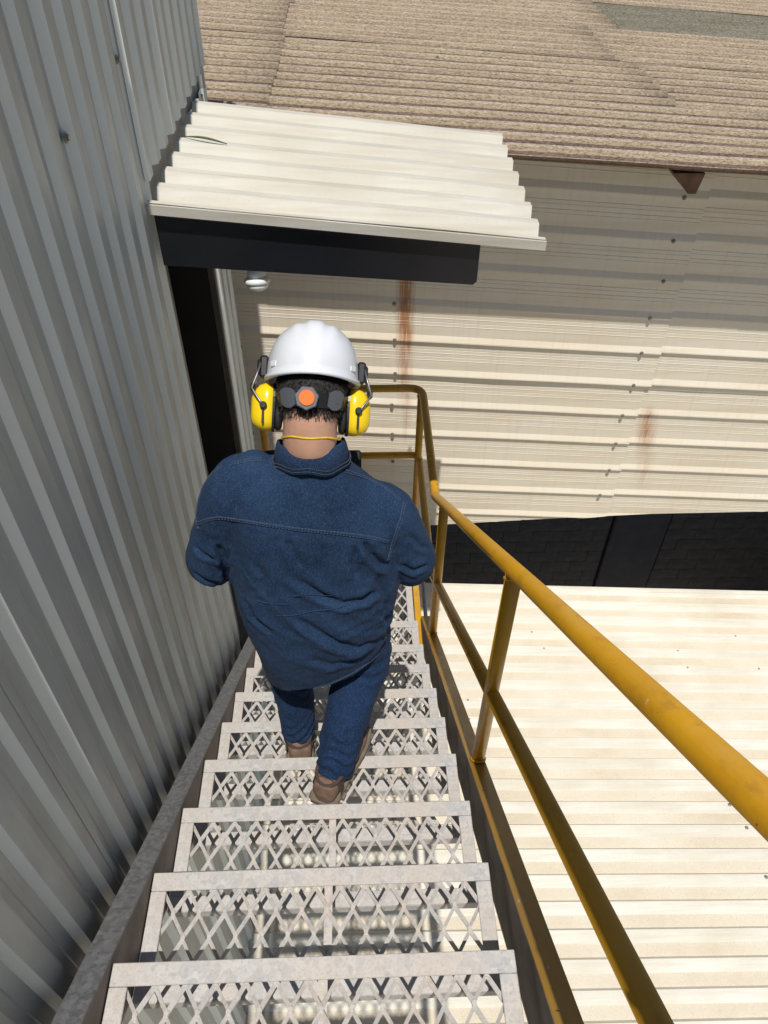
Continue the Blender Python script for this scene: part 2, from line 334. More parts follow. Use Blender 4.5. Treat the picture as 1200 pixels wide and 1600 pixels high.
def sheet(prof, o, U, H, L, length, th=0.0015, seg=1, wav=0.0, seed=0):
    """corrugated sheet: prof = [(u, h, material of the facet that starts here)], ribs run along L"""
    o, U, H, L = map(Vector, (o, U, H, L)); mb = MB(); n = len(prof); rows = []
    for side in (1, 0):
        for i in range(seg+1):
            l = length*i/seg; r = []
            for (u, h, mi) in prof:
                p = o + U*u + L*l
                hh = h + (wav*noise.noise((l*1.7+seed, u*2.3, seed*1.3)) if wav else 0) - (0 if side else th)
                r.append(p + H*hh)
            rows.append(r)
    for k, base in ((0, 0), (1, seg+1)):
        for i in range(seg):
            a, b = rows[base+i], rows[base+i+1]
            for j in range(n-1):
                mb.add([a[j], a[j+1], b[j+1], b[j]], [(0, 1, 2, 3)], prof[j][2], False)
    for i in (0, seg):
        a, b = rows[i], rows[seg+1+i]
        for j in range(n-1): mb.add([a[j], a[j+1], b[j+1], b[j]], [(0, 1, 2, 3)], prof[j][2])
    for j in (0, n-1):
        for i in range(seg):
            mb.add([rows[i][j], rows[i+1][j], rows[seg+2+i][j], rows[seg+1+i][j]], [(0, 1, 2, 3)], 0)
    me = mb.data('sheet')
    b = bmesh.new(); b.from_mesh(me); bmesh.ops.remove_doubles(b, verts=b.verts[:], dist=1e-5); bmesh.ops.recalc_face_normals(b, faces=b.faces[:]); b.to_mesh(me); b.free()
    return me
def screw_mesh(r=0.0075, h=0.008, washer=0.012):
    mb = MB()
    def disc(rr, z0, z1, n):
        mb.loft([[Vector((rr*math.cos(2*math.pi*k/n), rr*math.sin(2*math.pi*k/n), z)) for k in range(n)] for z in (z0, z1)], 0, True, False)
    disc(washer, -0.002, 0.002, 12); disc(r, 0.002, h, 6)
    return mb.data('screw')
SCREW = screw_mesh(); SCREW.materials.append(M['screw'])
SCREWD = screw_mesh(0.009, 0.008, 0.013); SCREWD.materials.append(M['screw_dark'])
def screw(parent, p, nrm, me=SCREW):
    o = bpy.data.objects.new('screw', me); C.objects.link(o); o.parent = parent
    o.location = p; o.rotation_euler = Vector(nrm).to_track_quat('Z', 'Y').to_euler(); return o
# ------------------------------------------------------------------ ground
g = MB(); g.add([(-150, -150, -9.5), (150, -150, -9.5), (150, 150, -9.5), (-150, 150, -9.5)], [(0, 1, 2, 3)])
go = obj('ground', g, M['ground']); go['kind'] = 'structure'
# ------------------------------------------------------------------ stair geometry constants
GO, RI = 0.26008476, 0.2
Y0, Z0 = 0.25797733, -1.61734603
XL, XR = -0.532, 0.3185
def zn(y): return Z0 - RI/GO*(y-Y0)
LAND = -3.617
# ------------------------------------------------------------------ grey building on the left
XW = -0.648           # plane of the wall's valleys; crests stand 32 mm proud
gb = thing('grey_building', 'grey ribbed metal building with a dark doorway along the left of the stairs', 'building')
PW = 0.139
def wall_profile(y0, y1, phase):
    """valley -> slope facing -Y (paler copy, sunlight put into its colour) -> crest -> slope facing +Y; flats hold the dust"""
    raw = []; k = math.floor((y0-phase)/PW) - 1
    while phase + k*PW < y1 + PW:
        b = phase + k*PW; ws = 0.014; d = 0.019
        if k % 7 == 0: ws = 0.016; d = 0.023           # deeper side-lap rib of each sheet
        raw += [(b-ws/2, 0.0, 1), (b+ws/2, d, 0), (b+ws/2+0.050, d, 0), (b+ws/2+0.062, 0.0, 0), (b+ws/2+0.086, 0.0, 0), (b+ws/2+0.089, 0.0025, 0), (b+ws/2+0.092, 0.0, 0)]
        k += 1
    def hat(y):
        for a, c in zip(raw, raw[1:]):
            if a[0] <= y <= c[0]: return (y, a[1] + (c[1]-a[1])*(y-a[0])/(c[0]-a[0] + 1e-9), a[2])
        return (y, 0, 0)
    return [hat(y0)] + [q for q in raw if y0 < q[0] < y1] + [hat(y1)]
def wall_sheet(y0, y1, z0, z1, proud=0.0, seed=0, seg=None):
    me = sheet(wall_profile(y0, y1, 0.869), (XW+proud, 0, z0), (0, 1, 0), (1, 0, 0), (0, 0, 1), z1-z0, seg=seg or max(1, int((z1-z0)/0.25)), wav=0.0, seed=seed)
    return obj('cladding_sheet', me, [M['grey'], M['grey_sunlit']], gb)
DOOR0, DOOR1, DTOP = 2.415, 3.315, -1.13
edges = [-1.95, -0.98, -0.008, 0.80, 1.67, DOOR0]
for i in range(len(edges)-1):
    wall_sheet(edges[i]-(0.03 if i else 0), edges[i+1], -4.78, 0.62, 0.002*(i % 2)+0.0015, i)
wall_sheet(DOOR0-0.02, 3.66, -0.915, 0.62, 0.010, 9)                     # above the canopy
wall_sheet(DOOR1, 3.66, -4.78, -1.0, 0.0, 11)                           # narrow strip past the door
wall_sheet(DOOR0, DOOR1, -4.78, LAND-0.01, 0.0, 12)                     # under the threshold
mb = MB(); mb.cbox(XW-0.02, XW+0.014, 3.663, 3.70, -4.78, 0.62, 0.004); obj('corner_trim', mb, M['grey'], gb)
mb = MB()
mb.box(-5.0, XW-0.03, -1.95, 3.69, 0.60, 0.64); mb.box(-5.0, -4.95, -1.95, 3.69, -9.49, 0.59)
mb.box(-4.94, XW-0.03, -1.95, -1.90, -9.49, 0.59); mb.box(-4.94, XW-0.03, 3.64, 3.69, -9.49, 0.59)
mb.box(XW-0.05, XW-0.012, -1.89, DOOR0-0.03, -9.49, 0.59); mb.box(XW-0.05, XW-0.012, DOOR1+0.03, 3.635, -9.49, 0.59)
mb.box(XW-0.05, XW-0.012, DOOR0-0.029, DOOR1+0.029, DTOP+0.06, 0.59); mb.box(XW-0.05, XW-0.012, DOOR0-0.029, DOOR1+0.029, -9.49, LAND-0.03)
obj('inner_wall', mb, M['shed'], gb)
# doorway: frame, dark door leaves of upright boards
mb = MB(); mb.cbox(XW-0.07, XW+0.02, DOOR0-0.002, DOOR0+0.030, LAND, DTOP+0.05, 0.003); mb.cbox(XW-0.10, XW-0.072, DOOR0+0.031, DOOR0+0.21, LAND, DTOP+0.05, 0.003)
mb.cbox(XW-0.03, XW+0.004, DOOR1-0.004, DOOR1+0.028, LAND, DTOP+0.05, 0.003)
mb.cbox(XW-0.10, XW+0.002, DOOR0+0.031, DOOR1-0.021, DTOP+0.0, DTOP+0.05, 0.003)
dr = obj('door_frame', mb, M['frame'], gb)
mb = MB(); mb.cbox(XW-0.2, XW+0.045, DOOR0+0.002, DOOR1-0.002, LAND-0.03, LAND-0.004, 0.003); obj('door_sill', mb, M['galv_dark'], gb)
mb = MB(); mb.box(XW-0.2, XW-0.031, DOOR1-0.003, DOOR1+0.027, LAND, DTOP+0.05); obj('door_reveal', mb, M['darkdoor'], gb)
yy = DOOR0+0.08
mb = MB(); mb.box(XW-0.24, XW-0.22, DOOR0+0.02, DOOR1+0.3, LAND, DTOP+0.3); dl = obj('door', mb, M['darkdoor'], gb)
for k in range(6):
    a = DOOR0+0.08+k*0.15
    mb = MB(); mb.cbox(XW-0.219, XW-0.205, a, a+0.138, LAND+0.01, DTOP+0.2, 0.003); obj('door_board', mb, M['darkdoor'], dl)
    mb = MB(); mb.box(XW-0.217, XW-0.2, a+0.1385, a+0.1455, LAND+0.01, DTOP+0.2); obj('door_edge', mb, M['door_edge'], dl)
for (py, pz) in ((0.63, -0.62), (1.20, -0.59), (1.76, -0.60), (2.31, -0.58), (2.87, -0.59), (3.43, -0.58)):
    screw(gb, (XW+0.011, py+0.065, pz), (1, 0, 0))
for (py, pz) in ((1.62, -2.98), (1.345, -2.72), (0.93, -2.35)): screw(gb, (XW+0.005, py, pz), (1, 0, 0))
for pz in (-1.35, -1.75, -2.3, -2.9): screw(gb, (XW+0.015, 3.682, pz), (1, 0, 0))
# ------------------------------------------------------------------ canopy over the door
def cream_profile(width, p=0.152, start_crest=True, off=0.0, d=0.030):
    """crest 38 mm, facet, valley, facet; material 0 = clean, 1 = dusty valley"""
    raw = []; k = -1
    while k*p + off < width + p:
        b = k*p + off
        for (u, h, m) in ((b-0.018, d, 0), (b+0.018, d, 0), (b+0.037, 0.0, 1), (b+p-0.045, 0.0, 0)): raw.append((u, h, m))
        k += 1
    def at(u):
        for a, c in zip(raw, raw[1:]):
            if a[0] <= u <= c[0]: return (u, a[1]+(c[1]-a[1])*(u-a[0])/(c[0]-a[0]+1e-9), a[2])
        return (u, 0, 1)
    return [at(0.0)] + [q for q in raw if 0 < q[0] < width] + [at(width)]
cn = thing('door_canopy', 'cream ribbed sheet canopy with black fascia over the dark doorway', 'canopy')
cs = Vector((1.0, 0, -0.098)).normalized(); ch = Vector((0.098, 0, 1.0)).normalized()
me = sheet(cream_profile(0.985, 0.1385, off=0.0, d=0.036), (-0.632, 2.345, -0.992), (0, 1, 0), ch, cs, 1.245, seg=10, wav=0.004, seed=3)
obj('roof_sheet', me, [M['cream_old'], M['dusty_old']], cn)
mb = MB(); mb.add([(-0.634, 2.337, -0.990), (0.612, 2.337, -1.112), (0.612, 2.337, -1.082), (-0.634, 2.337, -0.960),
                   (-0.634, 2.344, -0.990), (0.612, 2.344, -1.112), (0.612, 2.344, -1.082), (-0.634, 2.344, -0.960)],
                  [(0, 1, 2, 3), (4, 7, 6, 5), (0, 4, 5, 1), (3, 2, 6, 7), (1, 5, 6, 2), (0, 3, 7, 4)])
obj('edge_trim', mb, M['cream_old'], cn)
def fascia(y0, y1, x0, x1):
    mb = MB(); t = [(x0, -1.003-0.062*(x0+0.62)), (x1, -1.003-0.098*(x1+0.62))]; b_ = [(x0, -1.168), (x1, -1.242)]
    q = []
    for y in (y0, y1): q += [(t[0][0], y, t[0][1]), (t[1][0], y, t[1][1]), (b_[1][0]-0.0, y, b_[1][1]+0.012), (b_[1][0]-0.012, y, b_[1][1]), (b_[0][0], y, b_[0][1])]
    mb.add(q, [(0, 1, 2, 3, 4), (9, 8, 7, 6, 5), (0, 5, 6, 1), (1, 6, 7, 2), (2, 7, 8, 3), (3, 8, 9, 4), (4, 9, 5, 0)]); return mb
obj('fascia', fascia(2.362, 2.376, -0.618, 0.405), M['black'], cn)
obj('fascia', fascia(3.28, 3.294, -0.618, 0.405), M['black'], cn)
mb = MB(); mb.box(0.385, 0.404, 2.377, 3.279, -1.235, -1.11); obj('fascia', mb, M['black'], cn)
for (sx, sk_) in ((-0.52, (0, 3)), (0.0, (0,)), (0.37, (0, 1, 2, 4, 5, 6, 7))):
    for k in sk_:
        yv = 2.345 + k*0.1385 + 0.06
        screw(cn, Vector((sx, yv, -0.990-0.098*(sx+0.632)+0.001)), ch, SCREWD)
tw = MB(); tw.tube([(-0.598+0.15*i/9, 2.915-0.012*math.sin(i*.35)-0.03*i/9, -0.955-0.0147*i/9+0.012*math.sin(i*math.pi/9)) for i in range(10)], 0.0028, 6, rs=[0.001+0.0035*math.sin(math.pi*(i+.5)/10) for i in range(10)])
tag(obj('leaf_stem', tw, M['twig']), 'thin curved green leaf stem lying on the cream canopy', 'leaf stem')
# bulkhead lamp under the canopy
lp = thing('bulkhead_lamp', 'small white round lamp hanging beneath the black canopy fascia', 'lamp')
lc = Vector((-0.330, 2.408, -1.238))
def revolve(prof, c, ax=(0, 0, 1), n=24, mi=0, mb=None, sx=1.0, sy=1.0):
    mb = mb or MB(); q = Vector(ax).to_track_quat('Z', 'Y')
    mb.loft([[Vector(c)+q @ Vector((r*sx*math.cos(2*math.pi*k/n), r*sy*math.sin(2*math.pi*k/n), z)) for k in range(n)] for r, z in prof], mi); return mb
AX = Vector((0.05, -0.25, -1)).normalized()
obj('body', revolve([(0.018, -0.06), (0.026, -0.055), (0.030, -0.02), (0.031, 0.0)], lc, AX), M['white'], lp)
obj('collar', revolve([(0.032, -0.004), (0.042, 0.0), (0.044, 0.010), (0.040, 0.016)], lc, AX), M['white'], lp)
obj('lens', revolve([(0.037, 0.0165), (0.036, 0.026), (0.028, 0.036), (0.014, 0.041)], lc, AX), M['white'], lp)
obj('mount', revolve([(0.022, -0.09), (0.022, -0.061)], lc, AX), M['bandblack'], lp)
# ------------------------------------------------------------------ beige building at the back
bb = thing('beige_building', 'tall beige ribbed metal building with brown fibre cement roof behind the stairs', 'building')
YF = 4.375; SL = -0.07
def clad_profile(u0, u1, p=0.2585, ph=0.0, lip=False):
    raw = []; k = math.floor((u0-ph)/p)-1
    while ph+k*p < u1+p:
        b = ph+k*p
        seq = [(-0.010, 0.0), (0.026, 0.015), (0.034, 0.016), (0.040, 0.0)]
        for q in range(2):
            c = 0.095+q*0.055; seq += [(c-0.003, 0.0), (c, -0.003), (c+0.003, 0.0), (c+0.024, 0.0), (c+0.027, 0.002), (c+0.030, 0.0)]
        raw += [(b+u, h) for u, h in seq]; k += 1
    def at(u):
        for a, c in zip(raw, raw[1:]):
            if a[0] <= u <= c[0]: return (u, a[1]+(c[1]-a[1])*(u-a[0])/(c[0]-a[0]+1e-9), 0)
        return (u, 0, 0)
    return [at(u0)]+[(u, h, 0) for u, h in raw if u0 < u < u1]+[at(u1)]
def clad(x0, x1, u0, u1, proud, seed, ph, cut=None):
    L = Vector((1, 0, SL)); zt = 0.0
    o = Vector((x0, YF-proud, SL*x0))
    prof = clad_profile(u0, u1, ph=ph)
    me = sheet(prof, o, (0, 0, -1), (0, -1, 0), L, x1-x0, seg=10, wav=0.004, seed=seed)
    if cut:
        (ax, az), (bx, bz) = cut
        b = bmesh.new(); b.from_mesh(me)
        nrm = Vector((bz-az, 0, -(bx-ax))).normalized()
        bmesh.ops.bisect_plane(b, geom=b.verts[:]+b.edges[:]+b.faces[:], plane_co=Vector((ax, YF, az)), plane_no=nrm, clear_outer=True)
        b.to_mesh(me); b.free()
    return obj('cladding_sheet', me, M['clad'], bb)
# u is measured down from the line z = SL*x ; ribs at ph + k*0.2585
PH = 2.625
LAPU = PH+1*0.2585+0.045
clad(-1.6, 2.035, 1.42, LAPU, 0.010, 1, PH)
clad(2.030, 5.2, 1.42, LAPU+0.02, 0.006, 2, PH-0.012)
clad(-1.6, 2.005, LAPU-0.05, 4.75, 0.004, 3, PH, ((0.66, -4.402), (2.06, -4.323)))
clad(1.985, 5.2, LAPU-0.03, 4.75, 0.0, 4, PH-0.012, ((2.0, -4.322), (3.325, -4.312)))
for (cx, lean, ks, me) in ((0.25, 0.0, range(-1, 6), SCREW), (1.90, 0.0, range(-4, 6), SCREW), (1.865, 0, (), SCREW)):
    for k in ks:
        u = PH+k*0.2585+0.030
        screw(bb, Vector((cx+0.01*math.sin(k*2.1), YF-0.0265, SL*cx-u)), (0, -1, 0), SCREWD)
mb = MB()   # shell of the building behind the sheets and its supports
mb.box(-1.6, 5.2, YF+0.012, YF+0.03, -3.95, -1.80)
obj('lining', mb, M['dark'], bb)
mb = MB(); mb.box(-2.2, 8.0, 9.9, 10.0, -9.49, -1.6); obj('rear_wall', mb, M['dark'], bb)
mb = MB(); mb.box(-2.2, -2.1, YF+0.05, 9.89, -9.49, -1.6); obj('side_wall', mb, M['shed'], bb)
mb = MB(); mb.box(7.9, 8.0, YF+0.05, 9.89, -9.49, -1.9); obj('side_wall', mb, M['shed'], bb)
mb = MB(); mb.box(5.2, 7.9, YF+0.06, YF+0.08, -9.49, -1.9); obj('front_wall', mb, M['clad'], bb)
# upper roof, corrugated fibre cement sheets, ribs run down-slope to the right
PF = 0.98/6
def fibre_profile(width):
    n = 8; pts = []; k = int(width/PF*n)
    for i in range(k+1):
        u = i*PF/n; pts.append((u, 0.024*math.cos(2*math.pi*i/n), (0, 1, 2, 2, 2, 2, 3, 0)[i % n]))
    return pts
RS = Vector((1, 0, -0.06)); RH = Vector((0.06, 0, 1)).normalized()
def rz(x): return -1.36-0.06*(x-0.8)
for j in range(9):
    y = 3.915 + j*0.98
    xs = [-3.0, -0.45+0.05*math.sin(j*3), 1.95+0.12*math.sin(j*2+1), 4.35, 6.8]
    if j == 3: xs[2] = 2.10
    if j == 0: xs[2] = 2.6
    for i in range(4):
        me = sheet(fibre_profile(1.0), (xs[i]-(0.10 if i else 0), y, rz(xs[i]-(0.10 if i else 0))-0.052-0.007*j*0.0+0.006*((j+1) % 2)+0.009*(3-i)), (0, 1, 0), RH, RS, xs[i+1]-xs[i]+(0.10 if i else 0), th=0.006, seg=8, wav=0.006, seed=j*5+i)
        for p in me.polygons: p.use_smooth = True
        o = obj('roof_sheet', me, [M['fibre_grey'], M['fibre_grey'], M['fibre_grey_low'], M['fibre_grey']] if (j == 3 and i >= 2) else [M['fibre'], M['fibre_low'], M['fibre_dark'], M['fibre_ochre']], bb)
        if j == 3 and i >= 2: o['label'] = 'greyer replacement roof sheet'
for (hx, j, k) in ((1.48, 0, 3.0), (0.55, 1, 4.0), (1.36, 1, 2.0), (3.45, 3, 3.0)):
    screw(bb, Vector((hx, 3.94+j*0.98+k*PF, rz(hx)+0.002)), RH, SCREWD)
# purlin end under the verge
mb = MB()
px_, pw = 1.735, 0.085
zt = rz(px_)-0.066
mb.add([(px_-pw*1.1, 3.985, zt), (px_+pw*0.85, 3.985, zt), (px_+pw*0.62, 3.985, zt-0.105), (px_+0.01, 3.985, zt-0.105),
        (px_-pw*1.1, 4.9, zt), (px_+pw*0.85, 4.9, zt), (px_+pw*0.62, 4.9, zt-0.105), (px_+0.01, 4.9, zt-0.105)],
       [(0, 1, 2, 3), (4, 7, 6, 5), (0, 4, 5, 1), (1, 5, 6, 2), (2, 6, 7, 3), (3, 7, 4, 0)])
obj('purlin', mb, M['rustwood'], bb)
# ------------------------------------------------------------------ dark block wall deep under the beige building
bw_ = thing('block_wall', 'dark grey concrete block wall with smooth pillar in shade under the beige cladding', 'wall')
YB = 7.0
mb = MB(); mb.box(-2.0, 7.8, YB+0.010, YB+0.20, -9.49, -4.4); obj('core', mb, M['mortar'], bw_)
mb = MB(); mb.cbox(3.33, 4.05, YB-0.05, YB+0.009, -9.49, -4.4, 0.01); obj('pillar', mb, M['pillar'], bw_)
BL = None
def block_mesh(w, h):
    mb = MB(); mb.cbox(-w/2, w/2, -0.006, 0.009, -h/2, h/2, 0.003); me = mb.data('block'); me.materials.append(M['block']); return me
BM = block_mesh(0.393, 0.193)
BMH = block_mesh(0.193, 0.193)
for r in range(14):
    zc = -9.0+0.1+r*0.2
    for (xa, xb) in ((-0.50, 3.30), (4.08, 6.5)):
        x = xa
        if r % 2:
            if xa > 4:
                o = bpy.data.objects.new('block', BMH); C.objects.link(o); o.parent = bw_; o.location = (x+0.1, YB, zc)
            x += 0.2
        while x+0.4 <= xb+0.06:
            o = bpy.data.objects.new('block', BM); C.objects.link(o); o.parent = bw_
            o.location = (x+0.2, YB-0.006*random.random(), zc); o.rotation_euler = (0, 0, random.uniform(-.006, .006)); x += 0.4
        if x+0.2 <= xb+0.06:
            o = bpy.data.objects.new('block', BMH); C.objects.link(o); o.parent = bw_; o.location = (x+0.1, YB-0.003, zc)
# ------------------------------------------------------------------ lower roof
lb = thing('low_building', 'low building with sunlit cream ribbed roof below the staircase', 'building')
LS = Vector((1, 0, -0.065)); LH = Vector((0.065, 0, 1)).normalized()
def lz(x): return -4.70-0.065*(x+0.65)
NR = 7; PR = 0.1525
ys0 = 4.045 - 0.018
edge = ys0
for j in range(6):
    # ribs are counted from the far edge toward the camera
    y1 = edge - j*NR*PR; y0 = y1 - NR*PR - (0.035 if j < 5 else 0)
    prof = cream_profile(y1-y0, PR, off=(y1-y0) % PR - 0.0)
    me = sheet(prof, (-0.645, y0, lz(-0.645)+0.002*(5-j)), (0, 1, 0), LH, LS, 7.2, seg=24, wav=0.0035, seed=30+j)
    obj('roof_sheet', me, [M['cream'], M['dusty']], lb)
mb = MB(); mb.box(-0.645, 0.6, 0, 0, 0, 0)
mb = MB()
e0, e1 = Vector((-0.64, 4.035, lz(-0.64))), Vector((6.5, 4.035, lz(6.5)))
mb.add([e0+Vector((0, -0.03, 0.037)), e1+Vector((0, -0.03, 0.037)), e1+Vector((0, 0.016, 0.033)), e0+Vector((0, 0.016, 0.033)), e1+Vector((0, 0.018, -0.05)), e0+Vector((0, 0.018, -0.05)),
        e1+Vector((0, 0.012, -0.05)), e0+Vector((0, 0.012, -0.05))], [(0, 1, 2, 3), (3, 2, 4, 5), (5, 4, 6, 7)])
obj('edge_flashing', mb, M['cream'], lb)
mb = MB(); mb.box(-0.60, 6.4, 3.90, 3.98, -9.49, -5.25); mb.box(6.3, 6.4, -2.3, 3.89, -9.49, -5.25); obj('wall', mb, M['shed'], lb)
random.seed(11)
for k in range(24):
    j = random.randrange(3, 24); x = random.choice([0.75, 1.35, 1.9, 2.45, 3.0, 3.6])+random.uniform(-.05, .05)
    screw(lb, Vector((x, edge-j*PR+0.0, lz(x)+0.032+0.004)), LH, SCREW)
# ------------------------------------------------------------------ staircase
st = thing('steel_staircase', 'steep galvanised open mesh staircase with yellow tube handrail beside the grey wall', 'staircase')
TW = XR-XL; TC = (XR+XL)/2; TD = 0.288
def tread_frame(w, d, mid=True):
    mb = MB(); a = w/2
    mb.cbox(-a, a, -0.044, 0.0, -0.006, 0.0, 0.0015); mb.box(-a, a, -0.006, 0.0, -0.042, -0.0065)
    mb.cbox(-a, a, -d, -d+0.040, -0.006, 0.0, 0.0015); mb.box(-a, a, -d, -d+0.005, -0.042, -0.0065)
    for s in (-1, 1):
        x0, x1 = sorted((s*a, s*(a-0.038)))
        mb.cbox(x0, x1, -d+0.041, -0.045, -0.0062, -0.0003, 0.0015)
        x0, x1 = sorted((s*a, s*(a-0.005))); mb.box(x0, x1, -d+0.006, -0.007, -0.044, -0.0068)
    if mid: mb.box(0.006, 0.026, -d+0.006, -0.007, -0.024, -0.0185)
    return mb
def expanded(x0, x1, y0, y1, px=0.063, py=0.112, wd=0.0082, th=0.0035, z=-0.011):
    mb = MB(); nx = int((x1-x0)/px)+3; ny = int((y1-y0)/(py/2))+3
    def clip(p, q):
        t0, t1 = 0.0, 1.0; d = (q[0]-p[0], q[1]-p[1])
        for (pp, dd, lo, hi) in ((p[0], d[0], x0, x1), (p[1], d[1], y0, y1)):
            if abs(dd) < 1e-9:
                if pp < lo or pp > hi: return None
            else:
                a, b = (lo-pp)/dd, (hi-pp)/dd
                if a > b: a, b = b, a
                t0 = max(t0, a); t1 = min(t1, b)
        if t1-t0 < 0.02: return None
        return (p[0]+d[0]*t0, p[1]+d[1]*t0), (p[0]+d[0]*t1, p[1]+d[1]*t1)
    rr = random.Random(5)
    for j in range(-1, ny):
        for i in range(-1, nx):
            bx = x0+(i+0.5*(j % 2))*px; by = y1-0.004-j*py/2
            for s in (-1, 1):
                # strand = knot half, sloping leg, knot half
                p = (bx, by-0.003); q = (bx+s*px/2, by-py/2+0.003)
                c = clip(p, q)
                if not c: continue
                p, q = Vector((*c[0], 0)), Vector((*c[1], 0)); d = q-p
                if d.length < 0.003: continue
                d.normalize(); nrm = Vector((-d.y, d.x, 0)); tl = 0.0034*s
                hw = wd*rr.uniform(0.42, 0.56)
                A = [p+nrm*hw+Vector((0, 0, z+tl)), p-nrm*hw+Vector((0, 0, z-tl)), q-nrm*hw+Vector((0, 0, z-tl)), q+nrm*hw+Vector((0, 0, z+tl))]
                mb.add(A+[v-Vector((0, 0, th)) for v in A], [(0, 1, 2, 3), (7, 6, 5, 4), (0, 4, 5, 1), (1, 5, 6, 2), (2, 6, 7, 3), (3, 7, 4, 0)])
            if x0+0.004 < bx < x1-0.004 and y0+0.011 < by < y1-0.0:
                hw = wd*0.62; t_ = min(0.011, y1-by+0.004)
                mb.box(bx-hw, bx+hw, by-0.007, by+min(t_, 0.007), z-th-0.0006, z+0.0018)
    return mb
TF = tread_frame(TW, TD).data('tread'); TF.materials.append(M['galv'])
TMESH = expanded(-TW/2+0.030, TW/2-0.030, -TD+0.03, -0.036).data('expanded_mesh'); TMESH.materials.append(M['galv'])
for k in range(-1, 10):
    o = obj('tread', TF, None, st, (TC, Y0+k*GO+(0.045 if k == 9 else 0), Z0-RI*k)); o.rotation_euler = (random.uniform(-.004, .004), random.uniform(-.004, .004), 0)
    obj('expanded_mesh', TMESH, None, o)
# landing panels
def landing(y0, y1):
    d = y1-y0; o = obj('landing_panel', tread_frame(TW, d), M['galv'], st, (TC, y1, LAND))
    obj('expanded_mesh', expanded(-TW/2+0.030, TW/2-0.030, -d+0.03, -0.036), M['galv'], o)
landing(2.58, 3.16); landing(3.163, 3.76)
def stringer(x_web, x_fl, off, depth, ya, yb, name, mat, weblab):
    def prism(mb, x0, x1, d0, d1):
        v = []
        for y in (ya, yb):
            for (x, d) in ((x0, d0), (x1, d0), (x1, d1), (x0, d1)): v.append((x, y, zn(y)+off+d))
        mb.add(v, [(0, 1, 2, 3), (7, 6, 5, 4), (0, 4, 5, 1), (1, 5, 6, 2), (2, 6, 7, 3), (3, 7, 4, 0)])
    mb = MB(); x0, x1 = sorted((x_web, x_fl)); prism(mb, x0, x1, -0.009, 0.0); prism(mb, x0, x1, -depth, -depth+0.009)
    o = obj('stringer', mb, mat, st)
    m2 = MB(); s = 1 if x_fl > x_web else -1; a, b = sorted((x_web, x_web+s*0.007)); prism(m2, a, b, -depth+0.0095, -0.0095)
    obj('web', m2, M['web'], o)
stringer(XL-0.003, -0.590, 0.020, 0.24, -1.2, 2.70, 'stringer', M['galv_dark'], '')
stringer(XR+0.035, 0.407, 0.004, 0.24, -1.2, 2.78, 'stringer', M['yellow_shaded'], '')
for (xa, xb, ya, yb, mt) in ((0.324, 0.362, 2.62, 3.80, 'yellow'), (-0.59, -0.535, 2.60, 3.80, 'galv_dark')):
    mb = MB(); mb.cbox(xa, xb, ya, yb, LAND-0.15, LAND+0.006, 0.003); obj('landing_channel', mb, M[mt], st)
mb = MB(); mb.cbox(-0.534, 0.3235, 3.765, 3.80, LAND-0.15, LAND+0.004, 0.003); obj('landing_channel', mb, M['yellow'], st)
for (x, y) in ((0.343, 3.70), (-0.5625, 3.70)):
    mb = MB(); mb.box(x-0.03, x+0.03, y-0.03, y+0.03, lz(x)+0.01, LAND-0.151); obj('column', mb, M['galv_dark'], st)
mb = MB(); mb.tube([(0.388, 3.62, lz(.39)+0.02), (0.388, 3.62, LAND+0.05), (0.388, 2.62, LAND-0.02)], 0.012, 10); obj('conduit', mb, M['mesh_pipe'], st)
# rails
XP = 0.385; RR = 0.0225
V_ = Vector
def hz(y): return -1.430-0.769*(y-1.254)
def arc(a, b, c, r, n=7):
    a, b, c = map(Vector, (a, b, c)); u = (a-b).normalized(); v = (c-b).normalized()
    ang = u.angle(v); d = min(r/math.tan(ang/2), (a-b).length*.45, (c-b).length*.45)
    p, q = b+u*d, b+v*d; return [(p*(1-t)**2 + b*2*t*(1-t) + q*t*t) for t in [i/n for i in range(n+1)]]
HL = -2.62; yb_ = 1.254+(-1.430-HL)/0.769; YE = 3.735
A, B_, C_, D_ = (XP, -1.1, hz(-1.1)), (XP, yb_, HL), (XP, YE, HL), (-0.600, YE, HL)
mb = MB(); mb.tube([A]+arc(A, B_, C_, 0.06)+arc(B_, C_, D_, 0.085)+[D_], RR, 20); obj('handrail', mb, M['yellow'], st)
MO = 0.548; ML = -3.13; ym = 1.254+(-1.430-MO-ML)/0.769
XM = XP+0.002
A, B_, C_, D_ = (XM, -1.1, hz(-1.1)-MO), (XM, ym, ML), (XM, YE, ML), (-0.600, YE, ML)
mb = MB(); mb.tube([A]+arc(A, B_, C_, 0.05)+arc(B_, C_, D_, 0.05)+[D_], RR*0.98, 20); obj('mid_rail', mb, M['yellow_mid'], st)
for (x, y, zb, zt_) in ((XP, 1.253, zn(1.253)+0.008, hz(1.253)), (XP, 2.49, zn(2.49)+0.0, hz(2.49)), (XP, -0.01, zn(-.01)+0.005, hz(-.01)),
                        (XP-0.008, YE-0.045, LAND-0.1, HL), (-0.575, YE, LAND-0.1, HL)):
    mb = MB(); mb.tube([(x, y, zb-0.004), (x, y, zt_-0.006)], RR*0.985, 20); po = obj('post', mb, M['yellow'], st)
    wm = MB(); rw = random.Random(int(y*100)); nrm = V_((0, 0.769, 1)).normalized() if y < 3 else V_((0, 0, 1))
    for zc, sg in ((zt_-RR*1.15, 1), (zb+0.004, 1)):              # hand-made weld beads at both ends
        ring = []
        for k in range(25):
            a = 2*math.pi*k/24; q = V_((x+RR*math.cos(a), y+RR*math.sin(a), zc)); q.z -= (0.769*(q.y-y) if y < 3 else 0); ring.append(q)
        wm.tube(ring, 0, 6, cap=False, rs=[0.0035+0.0014*rw.random() for _ in ring])
    obj('weld', wm, M['yellow'], po)
